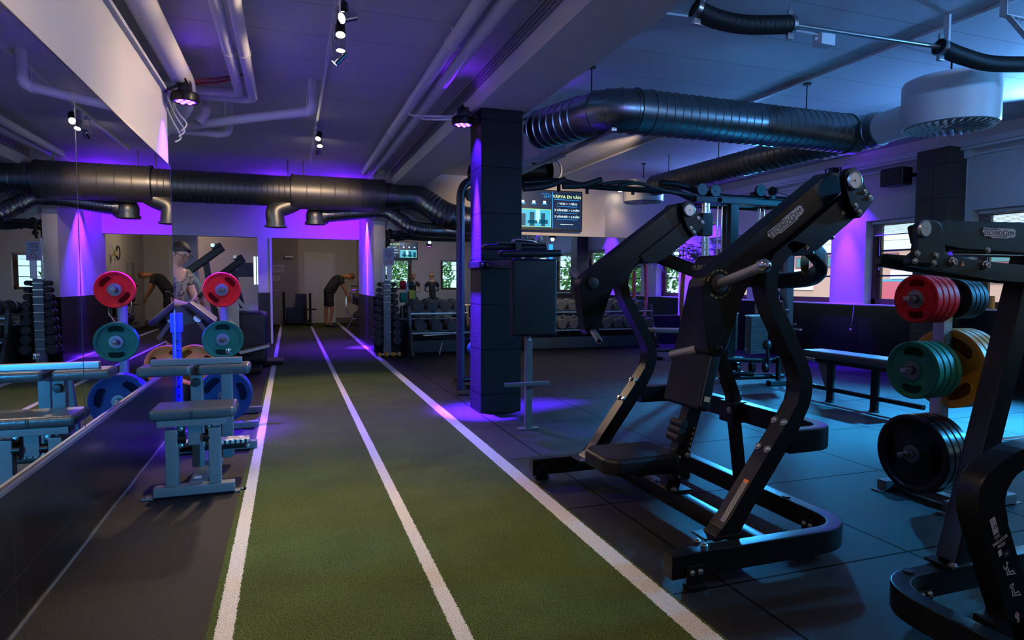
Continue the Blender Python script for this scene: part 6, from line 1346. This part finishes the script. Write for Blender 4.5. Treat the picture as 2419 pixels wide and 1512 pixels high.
obj('lever_arm', B().bar(V(PX(470, 760, 6.74)), V(PX(500, 800, 6.74)), .04, .05, (0, 1, 0), .008), GREYM, lm)
obj('side_handle', B().cyl(V(PX(408, 838, 6.6)), V(PX(392, 852, 6.55)), .02, n=12), BRUSH, lm)
# two people behind the camera who appear in the back mirror
def seatp(label, x, y, f, sh, hairm, cloth, beard=False):
    L_ = lambda dx, dz, dy: (x+dx, y+dy*f, dz)
    return person(label, dict(pel=L_(0, .62, 0), chest=L_(0, 1.05, .05), neck=L_(0, 1.33, .10), head=L_(0, 1.50, .15),
        shl=L_(-.20, 1.24, .06), ell=L_(-.27, .98, .16), wrl=L_(-.12, .92, .38), hal=L_(-.06, .92, .45), shr=L_(.20, 1.24, .06), elr=L_(.27, .98, .16), wrr=L_(.12, .92, .38), har=L_(.06, .92, .45),
        hipl=L_(-.10, .58, .02), knl=L_(-.16, .58, .42), anl=L_(-.17, .10, .44), tol=L_(-.17, .045, .56), hipr=L_(.10, .58, .02), knr=L_(.16, .58, .42), anr=L_(.17, .10, .44), tor=L_(.17, .045, .56)),
        (x, y, 0), mat('person_skin', (.55, .28, .17), .5) if 'person_skin' not in bpy.data.materials else bpy.data.materials['person_skin'], cloth, cloth, hair=hairm, look=(0, f, -.2), beard=beard)
HB = mat('ginger_hair', (.35, .15, .06), .7)
seatp('seated person in black t-shirt reflected facing forward in the back mirror', 4.52, -1.6, 1, .2, HB, CLOTHK, True)
seatp('seated person in black t-shirt reflected from behind in the back mirror', 5.15, -.9, -1, .2, HB, CLOTHK)
for (x, y) in ((4.52, -1.65), (5.15, -.85)):
    t = thing('flat_bench', 'low bench under the %s person reflected in the back mirror' % ('forward facing' if x < 5 else 'turned away'), 'bench', (x, y, 0)); obj('bench_pad', B().box((x, y, .46), (.34, .5, .08), None, .03), VINYL, t); obj('leg', B().b2((x-.03, y-.2, 0), (x+.03, y-.14, .42)), BLKM, t); obj('leg', B().b2((x-.03, y+.14, 0), (x+.03, y+.2, .42)), BLKM, t)

# ================================================================ outside
brick = grid_mat('pink_brick', (.62, .34, .27), (.50, .36, .30), (.30, .10), (0, 0), .012, 'YZ', .8, .1, 40, .1, 2, brick=1)
bl = thing('brick_building', 'low pink brick building across the street, seen through the right windows', 'building', (24.3, 18, 0))
obj('brick_wall', B().b2((24, -4, -1), (24.6, 40, 2.75)), brick, bl)
obj('fascia', B().b2((23.9, -4, 2.72), (24.8, 40, 3.12), .01), mat('cream_fascia', (.75, .68, .60), .7), bl)
obj('flat_roof', B().b2((24, -4, 3.1), (30, 40, 3.16)), GREYW, bl)
gd = mat('far_window_glass', (.10, .22, .22), .15, .3); mu = mat('maroon_frame', (.28, .08, .12), .6)
for k in range(26):
    yy = -2+1.55*k
    f = obj('window', B().b2((23.96, yy, 2.05), (24.0, yy+1.05, 2.62), .01), mu, bl); obj('pane', B().b2((23.94, yy+.10, 2.12), (23.97, yy+.95, 2.56)), gd, f)
for (y0_, y1_, z0_, z1_, m_, nm) in ((18.4, 21.0, .4, 1.40, mat('red_door', (.62, .10, .14), .5), 'garage_door'), (18.2, 21.2, 1.4, 1.5, mat('blue_lintel', (.10, .35, .50), .5), 'lintel'), (18.9, 20.0, 1.52, 1.86, mat('white_sign', (.85, .85, .85), .5), 'white_sign'), (24.2, 26.6, 1.0, 2.0, mat('white_sign_b', (.85, .85, .85), .5), 'white_sign'), (15.2, 16.6, 1.35, 1.75, mat('white_sign_c', (.85, .85, .85), .5), 'white_sign'), (26.8, 28, .0, 1.6, mat('grey_gate', (.35, .38, .42), .6), 'gate')):
    obj(nm, B().b2((23.9, y0_, z0_), (24.0, y1_, z1_), .01), m_, bl)
struct('ground_outside', B().b2((8.6, -12, -1.05), (40, 45, -1)).b2((-10, -30, -1.05), (40, -3.6, -1)), mat('asphalt', (.25, .25, .26), .9))
lfm = mat('tree_leaves', (.10, .26, .05), .7, 0, 0, 10, .5, 3); tkm = mat('tree_bark', (.10, .07, .05), .9)
for i, (x, y, r) in enumerate(((2.6, -8.5, 1.6), (6.3, -9, 1.7), (12.8, -2.2, 1.7), (12.6, 1.6, 1.6))):
    t = thing('leafy_tree', ['green tree left behind the rear windows', 'green tree in the middle behind the rear windows', 'green tree outside the right wall, farther behind the camera', 'green tree outside the right wall, nearer the camera'][i], 'tree', (x, y, -1), 0, 'trees outside')
    obj('trunk', B().cyl((x, y, -1), (x, y, 1.2), .14, .09, n=12), tkm, t); b = B(); random.seed(i+20)
    for k in range(1500):
        u, v_ = random.random()*2*pi, random.uniform(-1, 1); rr = r*random.random()**.33; p = V((x+rr*sqrt(1-v_*v_)*cos(u), y+rr*sqrt(1-v_*v_)*sin(u), 1.6+rr*v_*.85)); n_ = V((random.uniform(-1, 1), random.uniform(-1, 1), random.uniform(-.4, 1))).normalized(); a_ = n_.orthogonal().normalized()*.11; c_ = n_.cross(a_)
        vs = [b.bm.verts.new(q) for q in (p-a_, p-c_*.6, p+a_, p+c_*.6)]; b.bm.faces.new(vs)
    obj('crown', b, lfm, t, smoothit=False)
